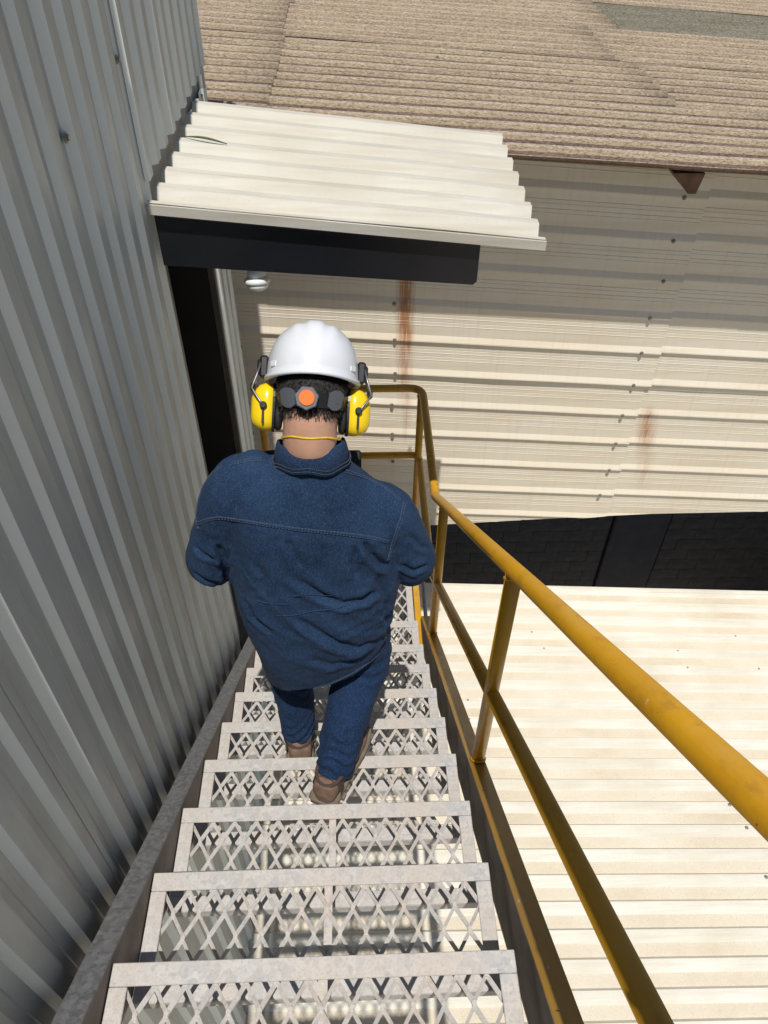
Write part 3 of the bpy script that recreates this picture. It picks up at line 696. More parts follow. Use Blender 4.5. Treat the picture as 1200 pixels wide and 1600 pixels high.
# ------------------------------------------------------------------ the man
V = Vector
def ringE(c, A, B, n=28, e=1.0):
    c, A, B = V(c), V(A), V(B); out = []
    for k in range(n):
        a = 2*math.pi*k/n; ca, sa = math.cos(a), math.sin(a)
        f = (abs(ca)**(2/e)+abs(sa)**(2/e))**(-e/2) if e != 1 else 1
        out.append(c + A*(ca*f) + B*(sa*f))
    return out
def limb(mb, pts, n=20, sub=5):
    """pts = [(point, radius)], smooth tube with rounded ends"""
    P_ = [V(p) for p, r in pts]; R_ = [r for p, r in pts]; out = []; rr = []
    for i in range(len(P_)-1):
        p0 = P_[max(i-1, 0)]; p1 = P_[i]; p2 = P_[i+1]; p3 = P_[min(i+2, len(P_)-1)]
        for s in range(sub):
            t = s/sub
            out.append(0.5*((2*p1)+(p2-p0)*t+(2*p0-5*p1+4*p2-p3)*t*t+(3*p1-p0-3*p2+p3)*t**3)); rr.append(R_[i]+(R_[i+1]-R_[i])*t)
    out.append(P_[-1]); rr.append(R_[-1]); mb.tube(out, 0, n, rs=rr)
    for p, r in ((P_[0], R_[0]), (P_[-1], R_[-1])): mb.ell(p, (r, 0, 0), (0, r, 0), (0, 0, r), 14, 8)
def remeshed(mb, voxel, smooth_it, fn=None, fac=0.5):
    me = mb.data('tmp'); o = bpy.data.objects.new('tmp', me); C.objects.link(o)
    m = o.modifiers.new('r', 'REMESH'); m.mode = 'VOXEL'; m.voxel_size = voxel
    q = o.modifiers.new('s', 'SMOOTH'); q.factor = fac; q.iterations = smooth_it
    dg = bpy.context.evaluated_depsgraph_get(); dg.update()
    out = bpy.data.meshes.new_from_object(o.evaluated_get(dg)); bpy.data.objects.remove(o); bpy.data.meshes.remove(me)
    if fn:
        nr = [v.normal.copy() for v in out.vertices]
        for v, n_ in zip(out.vertices, nr): v.co = v.co + n_*fn(v.co)
    for p in out.polygons: p.use_smooth = True
    out.update(); return out
man = thing('person', 'person in blue denim shirt, jeans and brown shoes walking down the stairs', 'person')
# --- head frame: origin at the helmet rim centre, tilted forward (looking down)
HT = rad(40)
HO = V((-0.107, 1.566, -1.068))
HU = V((0.0, math.sin(HT), math.cos(HT))); HF = V((0.0, math.cos(HT), -math.sin(HT))); HX = V((1, 0, 0))
TURN = rad(-4)
HX, HF = HX*math.cos(TURN)+HF*math.sin(TURN)*-1, HF*math.cos(TURN)+HX*math.sin(TURN)
ROLLH = rad(4)
HX, HU = (HX*math.cos(ROLLH)-HU*math.sin(ROLLH)), (HU*math.cos(ROLLH)+HX*math.sin(ROLLH))
def H(x, f, u): return HO + HX*x + HF*f + HU*u
# --- body (skin): one continuous surface under the clothes
SHL, ELL, WRL = V((-0.296, 1.475, -1.305)), V((-0.416, 1.475, -1.600)), V((-0.265, 1.700, -1.650))
SHR, ELR, WRR = V((0.056, 1.470, -1.400)), V((0.152, 1.485, -1.635)), V((0.035, 1.710, -1.675))
HIPL, KNL, ANL = V((-0.205, 1.470, -1.84)), V((-0.236, 1.500, -2.20)), V((-0.230, 1.450, -2.53))
HIPR, KNR, ANR = V((-0.010, 1.450, -1.80)), V((0.000, 1.445, -2.03)), V((-0.095, 1.205, -2.33))
bd = MB()
bd.ell(H(0, -0.012, -0.015), HX*0.076, HF*0.096, HU*0.112)                 # skull
bd.ell(H(0, 0.035, -0.085), HX*0.060, HF*0.066, HU*0.075)                  # face
bd.ell(H(0, 0.060, -0.135), HX*0.040, HF*0.040, HU*0.030)                  # chin
bd.ell(H(0, 0.108, -0.085), HX*0.014, HF*0.018, HU*0.026)                  # nose
for s in (-1, 1):
    bd.ell(H(s*0.078, -0.005, -0.075), HX*0.008, HF*0.018, HU*0.030)       # ears
    bd.ell(H(s*0.031, 0.094, -0.055), HX*0.014, HF*0.010, HU*0.006)        # brow
bd.ell(H(0, 0.098, -0.122), HX*0.022, HF*0.010, HU*0.007)                  # lips
limb(bd, [(H(0, -0.036, -0.080), 0.066), (V((-0.117, 1.474, -1.185)), 0.0665), (V((-0.117, 1.484, -1.25)), 0.060), (V((-0.117, 1.484, -1.36)), 0.055)])
limb(bd, [(V((-0.117, 1.480, -1.36)), 0.08), (V((-0.12, 1.475, -1.55)), 0.10), (V((-0.11, 1.46, -1.80)), 0.10)])
for s_, e_, w_ in ((SHL, ELL, WRL), (SHR, ELR, WRR)):
    limb(bd, [(V((-0.117, 1.480, -1.36)), 0.05), (s_+V((0, 0, -0.02)), 0.045), (e_, 0.042), (w_, 0.028)])
for h_, k_, a_ in ((HIPL, KNL, ANL), (HIPR, KNR, ANR)):
    limb(bd, [(V((-0.11, 1.46, -1.80)), 0.09), (h_, 0.060), (k_, 0.044), (a_+V((0, 0.012, 0)), 0.030)])
def hand(mb, w, side, grip):
    """palm plus four curled fingers and a thumb closing on the tablet edge"""
    d = (grip-w).normalized(); x = V((side, 0, 0)); x = (x-d*x.dot(d)).normalized(); n_ = d.cross(x)
    mb.loft([ringE(w+d*t, x*a, n_*b, 14, 0.8) for t, a, b in ((-0.01, 0.027, 0.022), (0.03, 0.038, 0.016), (0.075, 0.041, 0.014), (0.088, 0.038, 0.011))])
    for i, (o_, L_) in enumerate(((-0.032, 0.058), (-0.0105, 0.070), (0.0115, 0.066), (0.033, 0.052))):
        b0 = w+d*0.080+x*o_
        limb(mb, [(b0, 0.0090), (b0+d*L_*0.45-n_*0.010, 0.0088), (b0+d*L_*0.75-n_*0.030, 0.0082), (b0+d*L_*0.72-n_*0.050, 0.0075)], 10, 3)
    t0 = w+d*0.025-x*0.030
    limb(mb, [(t0, 0.012), (t0-x*0.022+d*0.028-n_*0.008, 0.0105), (t0-x*0.020+d*0.058-n_*0.020, 0.009)], 10, 3)
hand(bd, WRL, 1, V((-0.215, 1.785, -1.615))); hand(bd, WRR, -1, V((-0.015, 1.79, -1.625)))
body = obj('body', remeshed(bd, 0.0055, 3), M['skin'], man)
# --- shirt
sh = MB()
def tors(c, a, b, tilt=0.0, lean=0.0, e=0.86):
    A = V((a, 0, -tilt*a)); B = V((0, b, -lean*b)); return ringE(c, A, B, 40, e)
sh.loft([tors((-0.116, 1.448, -2.035), 0.184, 0.140, -0.42, 0.25), tors((-0.117, 1.448, -1.985), 0.193, 0.150, -0.38, 0.22), tors((-0.120, 1.446, -1.88), 0.206, 0.158, -0.18, 0.14),
         tors((-0.124, 1.448, -1.77), 0.222, 0.154, -0.05, 0.05, 0.8), tors((-0.122, 1.450, -1.65), 0.232, 0.146, 0.02, 0, 0.78), tors((-0.122, 1.456, -1.54), 0.228, 0.138, 0.10, 0, 0.78),
         tors((-0.119, 1.462, -1.455), 0.222, 0.132, 0.17, 0, 0.78), tors((-0.117, 1.466, -1.39), 0.220, 0.126, 0.21, -.1, 0.8), tors((-0.116, 1.468, -1.345), 0.202, 0.114, 0.27, -.15), tors((-0.116, 1.470, -1.310), 0.165, 0.100, 0.25, -.1),
         tors((-0.116, 1.476, -1.280), 0.118, 0.092, 0.17, .10), tors((-0.116, 1.486, -1.250), 0.086, 0.080, 0.05, .30)])
for s_, e_, w_, sg in ((SHL, ELL, WRL, -1), (SHR, ELR, WRR, 1)):
    limb(sh, [(s_+V((-sg*0.03, 0, 0.008)), 0.066), (s_+V((sg*0.020, 0, -0.040)), 0.080), (s_.lerp(e_, 0.55)+V((sg*0.004, -0.004, 0)), 0.076), (e_+V((0, -0.004, -0.004)), 0.070), (e_.lerp(w_, 0.35), 0.066), (e_.lerp(w_, 0.92), 0.047)], 24)
def folds(p):
    x, y, z = p
    d = 0.0
    lo = max(0, min(1, (-1.47-z)*3.2))
    d += 0.010*noise.noise((x*8.0+0.8*z, y*4, z*2.4))*lo
    d += 0.004*noise.noise((x*15+z*6, y*8, z*7+3))
    # pulled folds: broad hollow with a pinched ridge, fading out from where the cloth is gripped
    for (cx, cz, dx, dz, k, rr, am) in ((0.05, -1.62, 0.80, 0.60, 40, 0.15, 0.011), (-0.29, -1.62, -0.75, 0.66, 42, 0.13, 0.010), (0.02, -1.84, 0.86, 0.50, 34, 0.20, 0.012),
                                        (-0.03, -1.72, 0.85, -0.52, 36, 0.15, 0.009), (-0.20, -1.80, -0.6, 0.6, 36, 0.15, 0.008), (0.15, -1.58, 0.35, 0.93, 62, 0.10, 0.005), (-0.41, -1.55, -0.4, 0.91, 62, 0.10, 0.005),
                                        (-0.12, -1.50, 0.15, 0.98, 30, 0.16, 0.003)):
        q = ((x-cx)**2+(z-cz)**2)/(rr*rr)
        if q < 4:
            w_ = math.sin(k*(x*dz-z*dx)+2.2*noise.noise((x*5+cx, y*5, z*5)))
            d += 0.30*am*math.exp(-q)*(1.5*(1-abs(w_))**1.6-0.5)
    if y < 1.44:                                   # spine hollow between the shoulder blades
        d -= 0.010*math.exp(-((x+0.118)/0.045)**2)*max(0, min(1, (z+1.72)*5))*max(0, min(1, (-1.36-z)*8))
    d += 0.0012*noise.noise((x*48, y*48, z*48))
    return d
shirt_me = remeshed(sh, 0.0055, 8, folds)
# the larger folds of the cloth, laid out along lines on the back and sleeves: a hollow with a soft roll on its lower side
from mathutils.kdtree import KDTree
def carve(me, lines):
    bv = BVHTree.FromPolygons([v.co.copy() for v in me.vertices], [tuple(p.vertices) for p in me.polygons])
    off = [0.0]*len(me.vertices)
    for pl, amp, wid in lines:
        pts = []
        for (a, b) in zip(pl, pl[1:]):
            n_ = max(2, int(math.dist(a, b)/3.0))
            for i in range(n_+1):
                h = bv.ray_cast(V((0, 0, 0)), ray(a[0]+(b[0]-a[0])*i/n_, a[1]+(b[1]-a[1])*i/n_).normalized())
                if h[0] is not None: pts.append(h[0])
        if len(pts) < 3: continue
        kd = KDTree(len(pts))
        for i, p in enumerate(pts): kd.insert(p, i)
        kd.balance(); L_ = len(pts)
        for v in me.vertices:
            c, i, dist = kd.find(v.co)
            if dist > wid*5: continue
            t = i/(L_-1); env = min(1, 5*t, 5*(1-t)+0.25); env = env*env*(3-2*env)
            tan = (pts[min(i+2, L_-1)]-pts[max(i-2, 0)]); side = tan.cross(v.normal)
            sd = (v.co-c).dot(side.normalized()) if side.length > 1e-6 else 0
            up = 1 if side.z > 0 else -1; sd *= up                     # positive = above the line
            off[v.index] += 1.15*amp*env*(-math.exp(-(dist/wid)**2)+0.75*math.exp(-((sd+1.7*wid)/(1.1*wid))**2)*(1 if sd < 0 else 0.0)+0.35*math.exp(-((sd-2.2*wid)/(1.6*wid))**2)*(1 if sd > 0 else 0))
    nr = [v.normal.copy() for v in me.vertices]
    for v, n_, o_ in zip(me.vertices, nr, off): v.co = v.co+n_*o_
    me.update()
carve(shirt_me, [([(613, 888), (597, 882), (580, 868), (568, 846)], 0.013, 0.010), ([(450, 896), (475, 914), (500, 930), (535, 945), (568, 938), (590, 920)], 0.010, 0.012),
                 ([(455, 962), (490, 985), (520, 1003), (560, 1016), (592, 1000)], 0.011, 0.013), ([(448, 842), (458, 862), (470, 888)], 0.006, 0.010),
                 ([(338, 848), (350, 876), (357, 918)], 0.012, 0.010), ([(586, 895), (602, 935), (605, 990)], 0.008, 0.010), ([(375, 930), (395, 965), (425, 990)], 0.007, 0.012),
                 ([(300, 893), (322, 908), (345, 912)], 0.007, 0.008), ([(622, 880), (645, 893), (668, 884)], 0.007, 0.008), ([(640, 835), (655, 852), (672, 858)], 0.006, 0.008), ([(300, 850), (318, 868), (338, 872)], 0.006, 0.008),
                 ([(560, 850), (552, 880), (560, 905)], 0.006, 0.011), ([(400, 880), (412, 905), (408, 930)], 0.005, 0.012), ([(480, 1030), (520, 1040), (560, 1030)], 0.006, 0.012), ([(470, 742), (474, 758), (480, 775)], 0.004, 0.010)])
shirt = obj('shirt', shirt_me, M['shirt'], man)
bvh = BVHTree.FromPolygons([v.co.copy() for v in shirt_me.vertices], [tuple(p.vertices) for p in shirt_me.polygons])
def on_shirt(pl, step=5.0, lift=0.0015):
    out = []
    for (a, b) in zip(pl, pl[1:]):
        n_ = max(1, int(math.dist(a, b)/step))
        for i in range(n_):
            q = (a[0]+(b[0]-a[0])*i/n_, a[1]+(b[1]-a[1])*i/n_); h = bvh.ray_cast(V((0, 0, 0)), ray(*q).normalized())
            if h[0] is not None: out.append((h[0]+h[1]*lift, h[1]))
    return out
def seam(pl, wid=0.0050, stitch=True):
    P_ = on_shirt(pl)
    if len(P_) < 3: return
    # break where the ray jumps to another fold
    run = [P_[0]]
    for q in P_[1:]:
        if (q[0]-run[-1][0]).length > 0.05: break
        run.append(q)
    for _ in range(2): run = [run[0]]+[((a[0]+b[0]*2+c[0])/4, b[1]) for a, b, c in zip(run, run[1:], run[2:])]+[run[-1]]
    mb = MB(); rings = []; edges_ = ([], [])
    for i, (p, n_) in enumerate(run):
        t = (run[min(i+1, len(run)-1)][0]-run[max(i-1, 0)][0]).normalized(); s = t.cross(n_).normalized()
        rings.append([p+s*wid-n_*0.003, p+s*wid*0.9+n_*0.0012, p+n_*0.0016, p-s*wid*0.9+n_*0.0012, p-s*wid-n_*0.003])
        for q, sg in zip(edges_, (1, -1)): q.append((p+s*wid*sg*0.72+n_*0.0014, n_))
    mb.loft(rings, 0, False, True, False)
    o = obj('seam', mb, M['welt'], shirt)
    if stitch:
        mb = MB()
        for q in edges_:
            L_ = 0.0; 
            for (a, na), (b, nb) in zip(q, q[1:]):
                k = max(1, int((b-a).length/0.0045))
                for i in range(k): mb.tube([a.lerp(b, (i+0.12)/k), a.lerp(b, (i+0.72)/k)], 0.0008, 4)
        obj('stitching', mb, M['stitch'], shirt)
seam([(309, 818), (325, 811), (345, 808), (400, 817), (460, 826), (520, 832), (570, 838), (612, 847)])
seam([(349, 727), (330, 742), (318, 760), (310, 785), (307, 812), (312, 832)])
seam([(631, 786), (626, 810), (618, 835), (611, 855), (604, 880)])
seam([(538, 736), (570, 746), (600, 761), (630, 785)])
seam([(408, 718), (385, 720), (355, 727)])
for cr in ([(458, 931), (480, 929), (505, 931), (528, 928)], [(402, 938), (420, 943), (456, 944)], [(432, 962), (460, 961), (490, 954), (525, 951), (548, 944)], [(566, 836), (575, 860)]): seam(cr, 0.0009, False)
seam([(397, 1062), (405, 1075), (420, 1081), (445, 1083), (480, 1078), (510, 1070), (550, 1052), (580, 1032), (598, 1014)], 0.004)
# collar: folded band round the neck
cm = MB(); cc = V((-0.116, 1.486, -1.228)); cu = V((0, 0.30, 1)).normalized(); cf = V((0, 1, -0.30)).normalized()
prof = [(0.004, -0.010), (0.000, 0.016), (0.001, 0.031), (0.004, 0.0335), (0.008, 0.031), (0.013, 0.014), (0.022, -0.027), (0.018, -0.029), (0.009, 0.004), (0.008, -0.010)]
N_ = 48; rings = []
for k in range(N_+1):
    a = -math.pi/2 + 2*math.pi*(k/N_)
    fr = max(0, math.sin(a)); wob = 0.004*math.sin(3*a+1)+0.003*math.sin(7*a)
    rings.append([cc + V((1, 0, 0))*((0.076+r)*math.cos(a)) + cf*((0.071+r)*math.sin(a)*(1+0.15*fr)) + cu*(h*(1-0.2*fr)-0.030*fr+wob*(1 if r > .01 else .5)) for r, h in prof])
vs = [p for r in rings for p in r]; fs = []; n_ = len(prof)
for i in range(N_):
    for j in range(n_): fs.append((i*n_+j, i*n_+(j+1) % n_, (i+1)*n_+(j+1) % n_, (i+1)*n_+j))
cm.add(vs, fs, 0, True); col = obj('collar', cm, M['welt'], shirt)
for rr_, hh in ((0.0222, -0.021), (0.0205, -0.013)):
    sm = MB(); pts = []
    for k in range(240):
        a = -math.pi/2 + 2*math.pi*k/240
        fr = max(0, math.sin(a)); wob = 0.004*math.sin(3*a+1)+0.003*math.sin(7*a)
        pts.append(cc + V((1, 0, 0))*((0.076+rr_)*math.cos(a)) + cf*((0.071+rr_)*math.sin(a)*(1+0.15*fr)) + cu*(hh*(1-0.2*fr)-0.030*fr+wob))
    for a, b in zip(pts[::2], pts[1::2]): sm.tube([a, b], 0.0009, 4)
    obj('stitching', sm, M['stitch'], shirt)
# --- jeans
jn = MB()
limb(jn, [(V((-0.11, 1.455, -1.82)), 0.12), (HIPL+V((0, 0, -.06)), 0.092), (KNL, 0.076), (KNL.lerp(ANL, 0.5), 0.066), (ANL+V((0, 0.0, 0.035)), 0.057)], 24)
limb(jn, [(V((-0.10, 1.455, -1.82)), 0.12), (HIPR+V((0, 0.0, -.04)), 0.092), (KNR+V((0.008, -0.01, 0)), 0.084), (KNR.lerp(ANR, 0.5)+V((0.004, 0, 0)), 0.072), (ANR+V((0.008, 0.008, 0.030)), 0.060)], 24)
def jfolds(p):
    x, y, z = p; d = 0.005*noise.noise((x*14, y*14, z*10))+0.003*noise.noise((x*22+z*14, y*22, z*24))+0.0012*noise.noise((x*40, y*40, z*40))
    for kn, k in ((KNR, 0.005), (KNL, 0.005)):
        q = (p-kn).length/0.12
        if q < 2: d += k*math.exp(-q*q)*math.sin(85*z+9*noise.noise((x*9, y*9, z*5)))
    for an in (ANR, ANL):
        q = (p-(an+V((0, 0, 0.06)))).length/0.09
        if q < 2: d += 0.0065*math.exp(-q*q)*math.sin(150*z+14*noise.noise((x*9, y*9, 0)))
    return d
jeans = obj('jeans', remeshed(jn, 0.0065, 5, jfolds), M['jeans'], man)
for an, ref in ((ANL, KNL), (ANR, KNR)):
    ax = (ref-an).normalized(); a = ax.orthogonal().normalized(); b = ax.cross(a); c = an+V((0.006 if an is ANR else 0, 0.006, -0.022))
    cf_ = MB(); rings = []
    for k in range(29):
        t = 2*math.pi*k/28
        rings.append([c+(a*math.cos(t)+b*math.sin(t))*r+ax*h for r, h in ((0.0535, 0.035), (0.0575, 0.030), (0.0575, 0.0), (0.0535, -0.002), (0.050, 0.002))])
    vs = [p for r in rings for p in r]; fs = [(i*5+j, i*5+(j+1) % 5, (i+1)*5+(j+1) % 5, (i+1)*5+j) for i in range(28) for j in range(5)]
    cf_.add(vs, fs, 0, True); obj('cuff', cf_, M['jeans'], jeans)
# --- shoes
def shoe(ank, zfloor, yaw, name):
    c = V((ank.x, ank.y, zfloor)); R_ = Matrix.Rotation(yaw, 3, 'Z') @ Matrix.Diagonal((1.16, 1.14, 1.06))
    def W(x, f, u): return c + R_ @ V((x, f, u))
    out = [(-0.075, 0.030), (-0.06, 0.037), (-0.02, 0.038), (0.05, 0.042), (0.10, 0.049), (0.14, 0.048), (0.175, 0.038), (0.195, 0.018)]
    def ring(u, gr, cut=1.0):
        L_ = [W(-(w_+gr), f+gr*(f-0.06)*8, u) for f, w_ in out]; Rr = [W(w_*0.94+gr, f+gr*(f-0.06)*8, u) for f, w_ in out[::-1]]; return L_+Rr
    s = MB(); s.loft([ring(0.003, 0.0), ring(0.006, 0.005), ring(0.026, 0.006), ring(0.030, 0.003)], 0, True, True)
    for k in range(9):                                            # tread lugs
        f = -0.06+k*0.029
        for sg in (-1, 1): s.box(-0.012, 0.012, -0.009, 0.009, 0.0006, 0.012, 0, Matrix.Translation(W(sg*0.036, f, 0)) @ R_.to_4x4())
    up = MB()
    def r2(f, a, h): return ringE(W(0, f, 0.024+h*0.5), R_ @ V((a, 0, 0)), V((0, 0, h*0.5)), 20, 0.72)
    up.loft([r2(-0.078, 0.018, 0.05), r2(-0.068, 0.033, 0.085), r2(-0.04, 0.038, 0.098), r2(0.0, 0.038, 0.098), r2(0.04, 0.041, 0.086), r2(0.09, 0.046, 0.066), r2(0.13, 0.046, 0.055), r2(0.17, 0.037, 0.046), r2(0.192, 0.014, 0.028)], 0, True, True)
    u_ = obj('shoe', remeshed(up, 0.005, 3), M['leather'], man); u_['label'] = name
    obj('sole', s, M['sole'], u_)
    p = MB(); rings = []
    for k in range(25):
        t = 2*math.pi*k/24
        ce = W(0.037*math.cos(t), -0.012+0.050*math.sin(t), 0.114+0.012*math.sin(t)); o_ = (R_ @ V((math.cos(t), math.sin(t), 0)))
        rings.append([ce+o_*0.006*math.cos(q*math.pi/3)+V((0, 0, 0.011*math.sin(q*math.pi/3))) for q in range(6)])
    vs = [q for r in rings for q in r]; fs = [(i*6+j, i*6+(j+1) % 6, (i+1)*6+(j+1) % 6, (i+1)*6+j) for i in range(24) for j in range(6)]
    p.add(vs, fs, 0, True); obj('padding', p, M['leather_dark'], u_)
    # overlay bands and laces
    ov = MB()
    for f, h in ((-0.035, 0.092), (0.075, 0.074)):
        ov.loft([[W(x*1.045, f+df, 0.024+z*h) for x, z in ((-0.0395, 0.1), (-0.041, 0.45), (-0.034, 0.82), (-0.015, 1.03), (0.015, 1.03), (0.034, 0.82), (0.041, 0.45), (0.0395, 0.1))] for df in (-0.012, 0.0, 0.012)], 0, False, True, False)
    obj('overlay', ov, M['leather_dark'], u_)
    la = MB()
    for k in range(4):
        f = 0.03+k*0.022; h = 0.120-k*0.011
        la.tube([W(-0.026, f, h-0.010), W(0, f+0.008, h), W(0.026, f+0.016, h-0.010)], 0.0028, 6); la.tube([W(0.026, f, h-0.010), W(0, f+0.008, h+0.002), W(-0.026, f+0.016, h-0.010)], 0.0028, 6)
    obj('lace', la, M['lace'], u_)
    sk_ = MB(); limb(sk_, [(W(0, -0.008, 0.085), 0.038), (ank+V((0.004, 0.008, 0.02)), 0.034)], 16, 3); obj('sock', sk_, M['sock'], u_)
shoe(ANR, Z0-4*RI, rad(-24), 'right shoe'); shoe(ANL, Z0-5*RI, rad(6), 'left shoe')
# --- hair: cap of short strands over the back of the head
hm = MB(); hm.ell(H(0, -0.016, -0.020), HX*0.0795, HF*0.099, HU*0.108)
hme = remeshed(hm, 0.006, 2, lambda p: 0.004*noise.noise(p*60))
bmh = bmesh.new(); bmh.from_mesh(hme)
for v in list(bmh.verts):
    d = v.co-HO; u = d.dot(HU); f = d.dot(HF)
    lim = -0.108+0.010*noise.noise(v.co*45) if f < -0.03 else -0.108+(f+0.03)*1.6
    if u < lim: bmh.verts.remove(v)
bmh.to_mesh(hme); bmh.free()
hair = obj('hair', hme, M['hair'], man)
rr = random.Random(3); sr = MB()
for _ in range(5200):
    th = rr.uniform(-1.45, 1.45); uu = rr.uniform(-0.118, 0.035)
    q = math.sqrt(max(0.02, 1-((uu+0.02)/0.108)**2))
    base = H(0.0795*q*math.sin(th), -0.016-0.099*q*math.cos(th), uu); nrm = (HX*math.sin(th)-HF*math.cos(th)).normalized()
    L_ = rr.uniform(0.009, 0.020)*(0.45 if uu < -0.09 else 1); sw = rr.uniform(-0.6, 0.6)
    sr.tube([base, base+nrm*0.004-HU*L_*0.45+HX*sw*L_*0.4, base+nrm*0.0045-HU*L_+HX*sw*L_*0.9], 0.00055, 3, cap=False)
so_ = obj('hair_strands', sr, M['hair'], hair); so_['kind'] = 'stuff'
br = MB()
for _ in range(500):
    th = rr.uniform(0.25, 2.9); uu = rr.uniform(-0.155, -0.085)
    base = H(math.cos(th)*0.062, 0.035+math.sin(th)*0.066, uu); br.tube([base, base+(HX*math.cos(th)+HF*math.sin(th))*0.008-HU*0.006], 0.0007, 3, cap=False)
bo_ = obj('beard', br, M['hair'], man); bo_['kind'] = 'stuff'
# ------------------------------------------------------------------ hard hat with ear muffs
hh_ = thing('hard_hat', 'white hard hat with yellow ear muffs and orange rear knob on the person', 'hard hat')
hs = MB(); NT, NP = 72, 22; rings = []
def rimr(a):
    c, s = math.cos(a), math.sin(a)      # a = 0 is +X, a = -90 deg is the back
    return 0.1105, (0.140 if s > 0 else 0.134)
def shell_pt(a, ph, off=0.0):
    ax, ay = rimr(a); c, s = math.cos(a), math.sin(a)
    r = math.cos(ph)**0.72; z = 0.128*math.sin(ph)**0.92
    x, f = ax*r*c, ay*r*s
    top = math.sin(ph)
    # raised crown ridges that run front to back
    rid = 0.0
    for xc, wd, hgt in ((0.0, 0.020, 0.006), (-0.046, 0.009, 0.0035), (0.046, 0.009, 0.0035)):
        rid += hgt/(1+math.exp(-((wd-abs(x-xc))/0.0022)))
    z += rid*max(0, min(1, (top-0.50)/0.22))
    rim_c = 0.010*(s < 0)*s*s*1.0
    return H(x*(1+off), f*(1+off), z*(1+off)+rim_c*(1-ph/1.57))
for i in range(NP+1):
    ph = (math.pi/2)*(i/NP)*0.995
    rings.append([shell_pt(2*math.pi*k/NT, ph) for k in range(NT)])
def lip(g, dz, br):
    out = []
    for k in range(NT):
        a = 2*math.pi*k/NT; ax, ay = rimr(a); c, s = math.cos(a), math.sin(a)
        b_ = br*max(0, s)**2
        out.append(H((ax+g)*c, (ay+g+b_)*s, dz+0.010*(s < 0)*s*s-0.35*b_))
    return out
outer = [lip(-0.006, -0.012, 0.04), lip(0.004, -0.013, 0.045), lip(0.0065, -0.008, 0.045), lip(0.004, -0.002, 0.035)]
inner = [[HO+(p-HO)*0.965 for p in r] for r in rings]
hs.loft(outer+rings, 0, False, True); hs.f.append([len(hs.v)-NT+k for k in range(NT)]); hs.m.append(0); hs.sm.append(True)
hs.loft([lip(-0.006, -0.0121, 0.04)]+inner, 0, False, True)
shell = obj('shell', hs, M['helmet'], hh_)
# small bosses along the lower edge of the shell
for a in (-146, -34):
    p = shell_pt(rad(a), 0.12); nrm = (p-H(0, 0, 0.02)).normalized(); t = HU.cross(nrm).normalized(); u_ = nrm.cross(t)
    mb = MB(); m4 = Matrix((t, u_, nrm)).transposed().to_4x4(); m4.translation = p
    mb.cbox(-0.010, 0.010, -0.007, 0.007, -0.004, 0.003, 0.002, 0, m4); obj('boss', mb, M['helmet'], shell)
# headband, strap ends, ratchet and knob at the back
def headp(th, u, off):
    q = math.sqrt(max(0.05, 1-((u+0.02)/0.125)**2)); return H((0.083+off)*q*math.sin(th), -0.016-(0.103+off)*q*math.cos(th), u)
def band(th0, th1, u0, u1, off, mat, name, parent, taper=0):
    mb = MB(); rings = []; n_ = max(6, int(abs(th1-th0)*14))
    for k in range(n_+1):
        th = th0+(th1-th0)*k/n_; e_ = min(k, n_-k)/n_; w_ = 1-taper*max(0, 0.3-e_)/0.3
        c = (u0+u1)/2; h = (u1-u0)/2*w_
        rings.append([headp(th, c-h, off), headp(th, c-h, off+0.004), headp(th, c+h, off+0.004), headp(th, c+h, off)])
    mb.loft(rings, 0, True, False); return obj(name, mb, mat, parent)
hb = band(-1.7, 1.7, -0.076, -0.044, 0.004, M['bandblack'], 'headband', hh_)
band(-0.92, -0.44, -0.079, -0.034, 0.0085, M['band'], 'strap_end', hb, 0.35); band(0.44, 0.92, -0.079, -0.034, 0.0085, M['band'], 'strap_end', hb, 0.35)
kc = headp(0.0, -0.057, 0.009)+HX*-0.012
def gear(r, n, z0, z1, m_, name, par, teeth=0.0):
    mb = MB(); rings = []
    for z, g_ in ((z0, 1.0), (z1-0.002, 1.0), (z1, 0.93)):
        rings.append([kc-HF*z+HX*(r*g_*(1+teeth*(math.sin(7*2*math.pi*k/n) > 0.2))*math.cos(2*math.pi*k/n))+HU*(r*g_*(1+teeth*(math.sin(7*2*math.pi*k/n) > 0.2))*math.sin(2*math.pi*k/n)) for k in range(n)])
    mb.loft(rings, 0, True, False); return obj(name, mb, m_, par)
rg = gear(0.0255, 56, -0.002, 0.012, M['band'], 'ratchet', hb, 0.08)
gear(0.0185, 32, 0.0125, 0.0155, M['orange'], 'knob', rg)
for k in (-1, 0, 1):
    pass
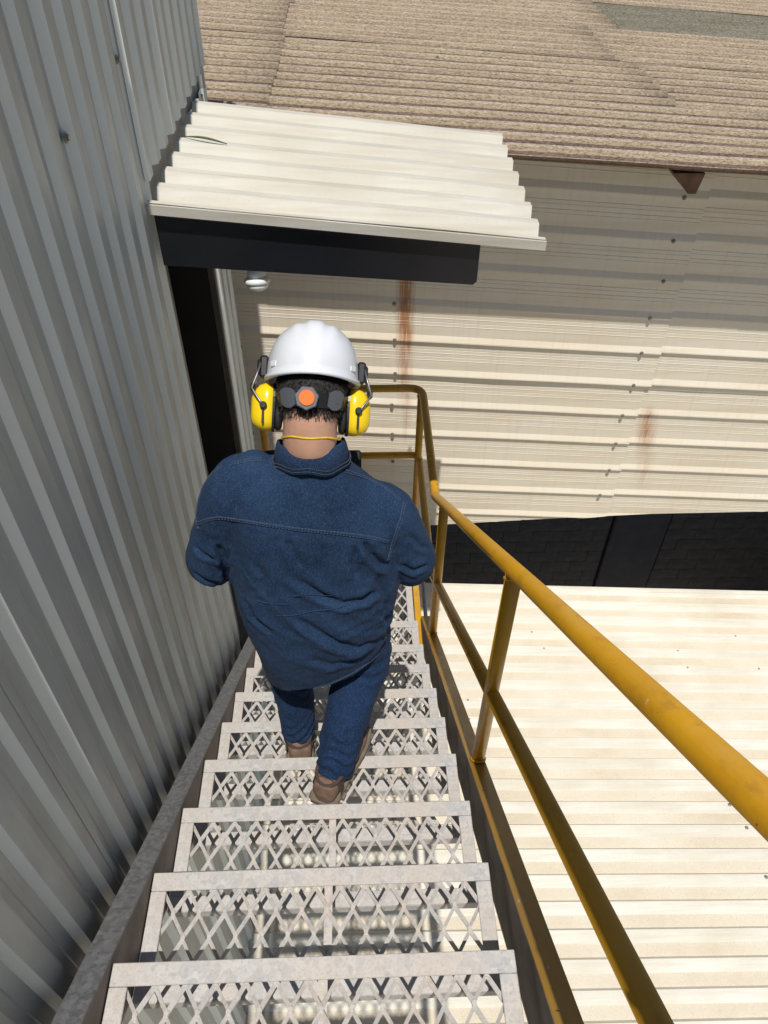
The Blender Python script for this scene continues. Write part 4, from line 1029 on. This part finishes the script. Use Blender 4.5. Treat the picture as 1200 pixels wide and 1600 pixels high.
# ear muffs
for s in (-1, 1):
    ec = (0.0, 0.006, -0.088)
    def E_(x, f, u, s=s): return H(s*x, 0.004+f, -0.075+u)
    def er(x, a, h, sh=0.0, e=0.62): 
        c = E_(x, 0, sh); return ringE(c, HF*a, HU*h, 32, e)
    cu_ = MB(); cu_.loft([er(0.090, 0.040, 0.052), er(0.092, 0.044, 0.057), er(0.108, 0.044, 0.058), er(0.124, 0.040, 0.053, -0.001), er(0.137, 0.031, 0.042, -0.003), er(0.143, 0.020, 0.027, -0.004)], 0, True, True)
    cup = obj('ear_cup', cu_, M['muff'], hh_)
    ri = MB(); ri.loft([er(0.086, 0.041, 0.053), er(0.086, 0.0455, 0.0585), er(0.0915, 0.0460, 0.059), er(0.0915, 0.041, 0.053)], 0, True, False); obj('rim', ri, M['bandblack'], cup)
    fo = MB(); fo.loft([er(0.068, 0.028, 0.038), er(0.069, 0.036, 0.048), er(0.074, 0.0415, 0.054), er(0.081, 0.0420, 0.055), er(0.0855, 0.038, 0.050)], 0, True, True); obj('cushion', fo, M['foam'], cup)
    # bracket on the shell, sprung arm, pivot and slot on the cup's rear
    br_ = MB(); m4 = Matrix((HX*s, HF, HU)).transposed().to_4x4(); m4.translation = H(s*0.112, 0.0, 0.012)
    br_.cbox(-0.006, 0.015, -0.022, 0.020, -0.018, 0.034, 0.005, 0, m4); br_.cbox(0.012, 0.021, -0.012, 0.012, -0.008, 0.026, 0.004, 0, m4); obj('bracket', br_, M['bandblack'], cup)
    ar = MB()
    for ff in (-0.018, 0.016): ar.tube([H(s*0.124, ff, 0.028), H(s*0.132, ff*1.3, 0.0), H(s*0.142, ff*1.7-0.006, -0.034), H(s*0.134, ff*1.9-0.010, -0.046), H(s*0.121, ff*2.3-0.006, -0.064), H(s*0.116, ff*2.55-0.004, -0.072)], 0.0026, 8)
    obj('arm', ar, M['steelarm'], cup)
    kn = MB(); kn.cbox(-0.005, 0.007, -0.024, 0.018, -0.012, 0.010, 0.004, 0, Matrix.Translation(H(s*0.139, -0.004, -0.030)-V((0, 0, 0))) @ Matrix((HX*s, HF, HU)).transposed().to_4x4()); obj('arm_clip', kn, M['bandblack'], cup)
    pv = MB(); c0 = H(s*0.113, -0.043, -0.073)
    pv.loft([[c0-HF*z+HX*(r*math.cos(2*math.pi*k/16))+HU*(r*math.sin(2*math.pi*k/16)) for k in range(16)] for r, z in ((0.0085, 0.0), (0.0085, 0.005), (0.006, 0.007))]); obj('pivot', pv, M['bandblack'], cup)
    sl_ = MB(); m4 = Matrix((HX, HF, HU)).transposed().to_4x4(); m4.translation = H(s*0.113, -0.0395, -0.098); sl_.cbox(-0.0028, 0.0028, -0.003, 0.004, -0.018, 0.016, 0.001, 0, m4); obj('slot', sl_, M['bandblack'], cup)
# ear plug cord round the neck
cdm = MB(); pts = []
for k in range(41):
    a = rad(-205)+rad(230)*k/40
    pts.append(V((-0.114, 1.487, -1.130))+V((0.0715*math.cos(a), 0.0715*math.sin(a), -0.028*math.sin(a)*0.0+0.002*math.sin(5*a)-0.004*math.cos(a)-0.058*(1+math.sin(a)))))
pts = [p for p in pts]
cdm.tube(pts, 0.0026, 8)
tag(obj('ear_plug_cord', cdm, M['cord']), 'thin yellow ear plug cord across the back of the neck', 'cord')
# tablet
tb = thing('tablet', 'black tablet held up in front of the person, corner showing past the collar', 'tablet')
tn = V((0, -0.62, 0.78)).normalized(); tu = V((0, 0.78, 0.62)); tm = Matrix((V((1, 0, 0)), tu, tn)).transposed().to_4x4(); tm.translation = V((-0.112, 1.735, -1.552))
mb = MB(); mb.cbox(-0.122, 0.122, -0.095, 0.095, -0.010, 0.0, 0.006, 0, tm); obj('case', mb, M['tablet'], tb)
mb = MB(); mb.box(-0.110, 0.110, -0.083, 0.083, 0.0004, 0.0014, 0, tm); obj('screen', mb, M['tablet'], tb)
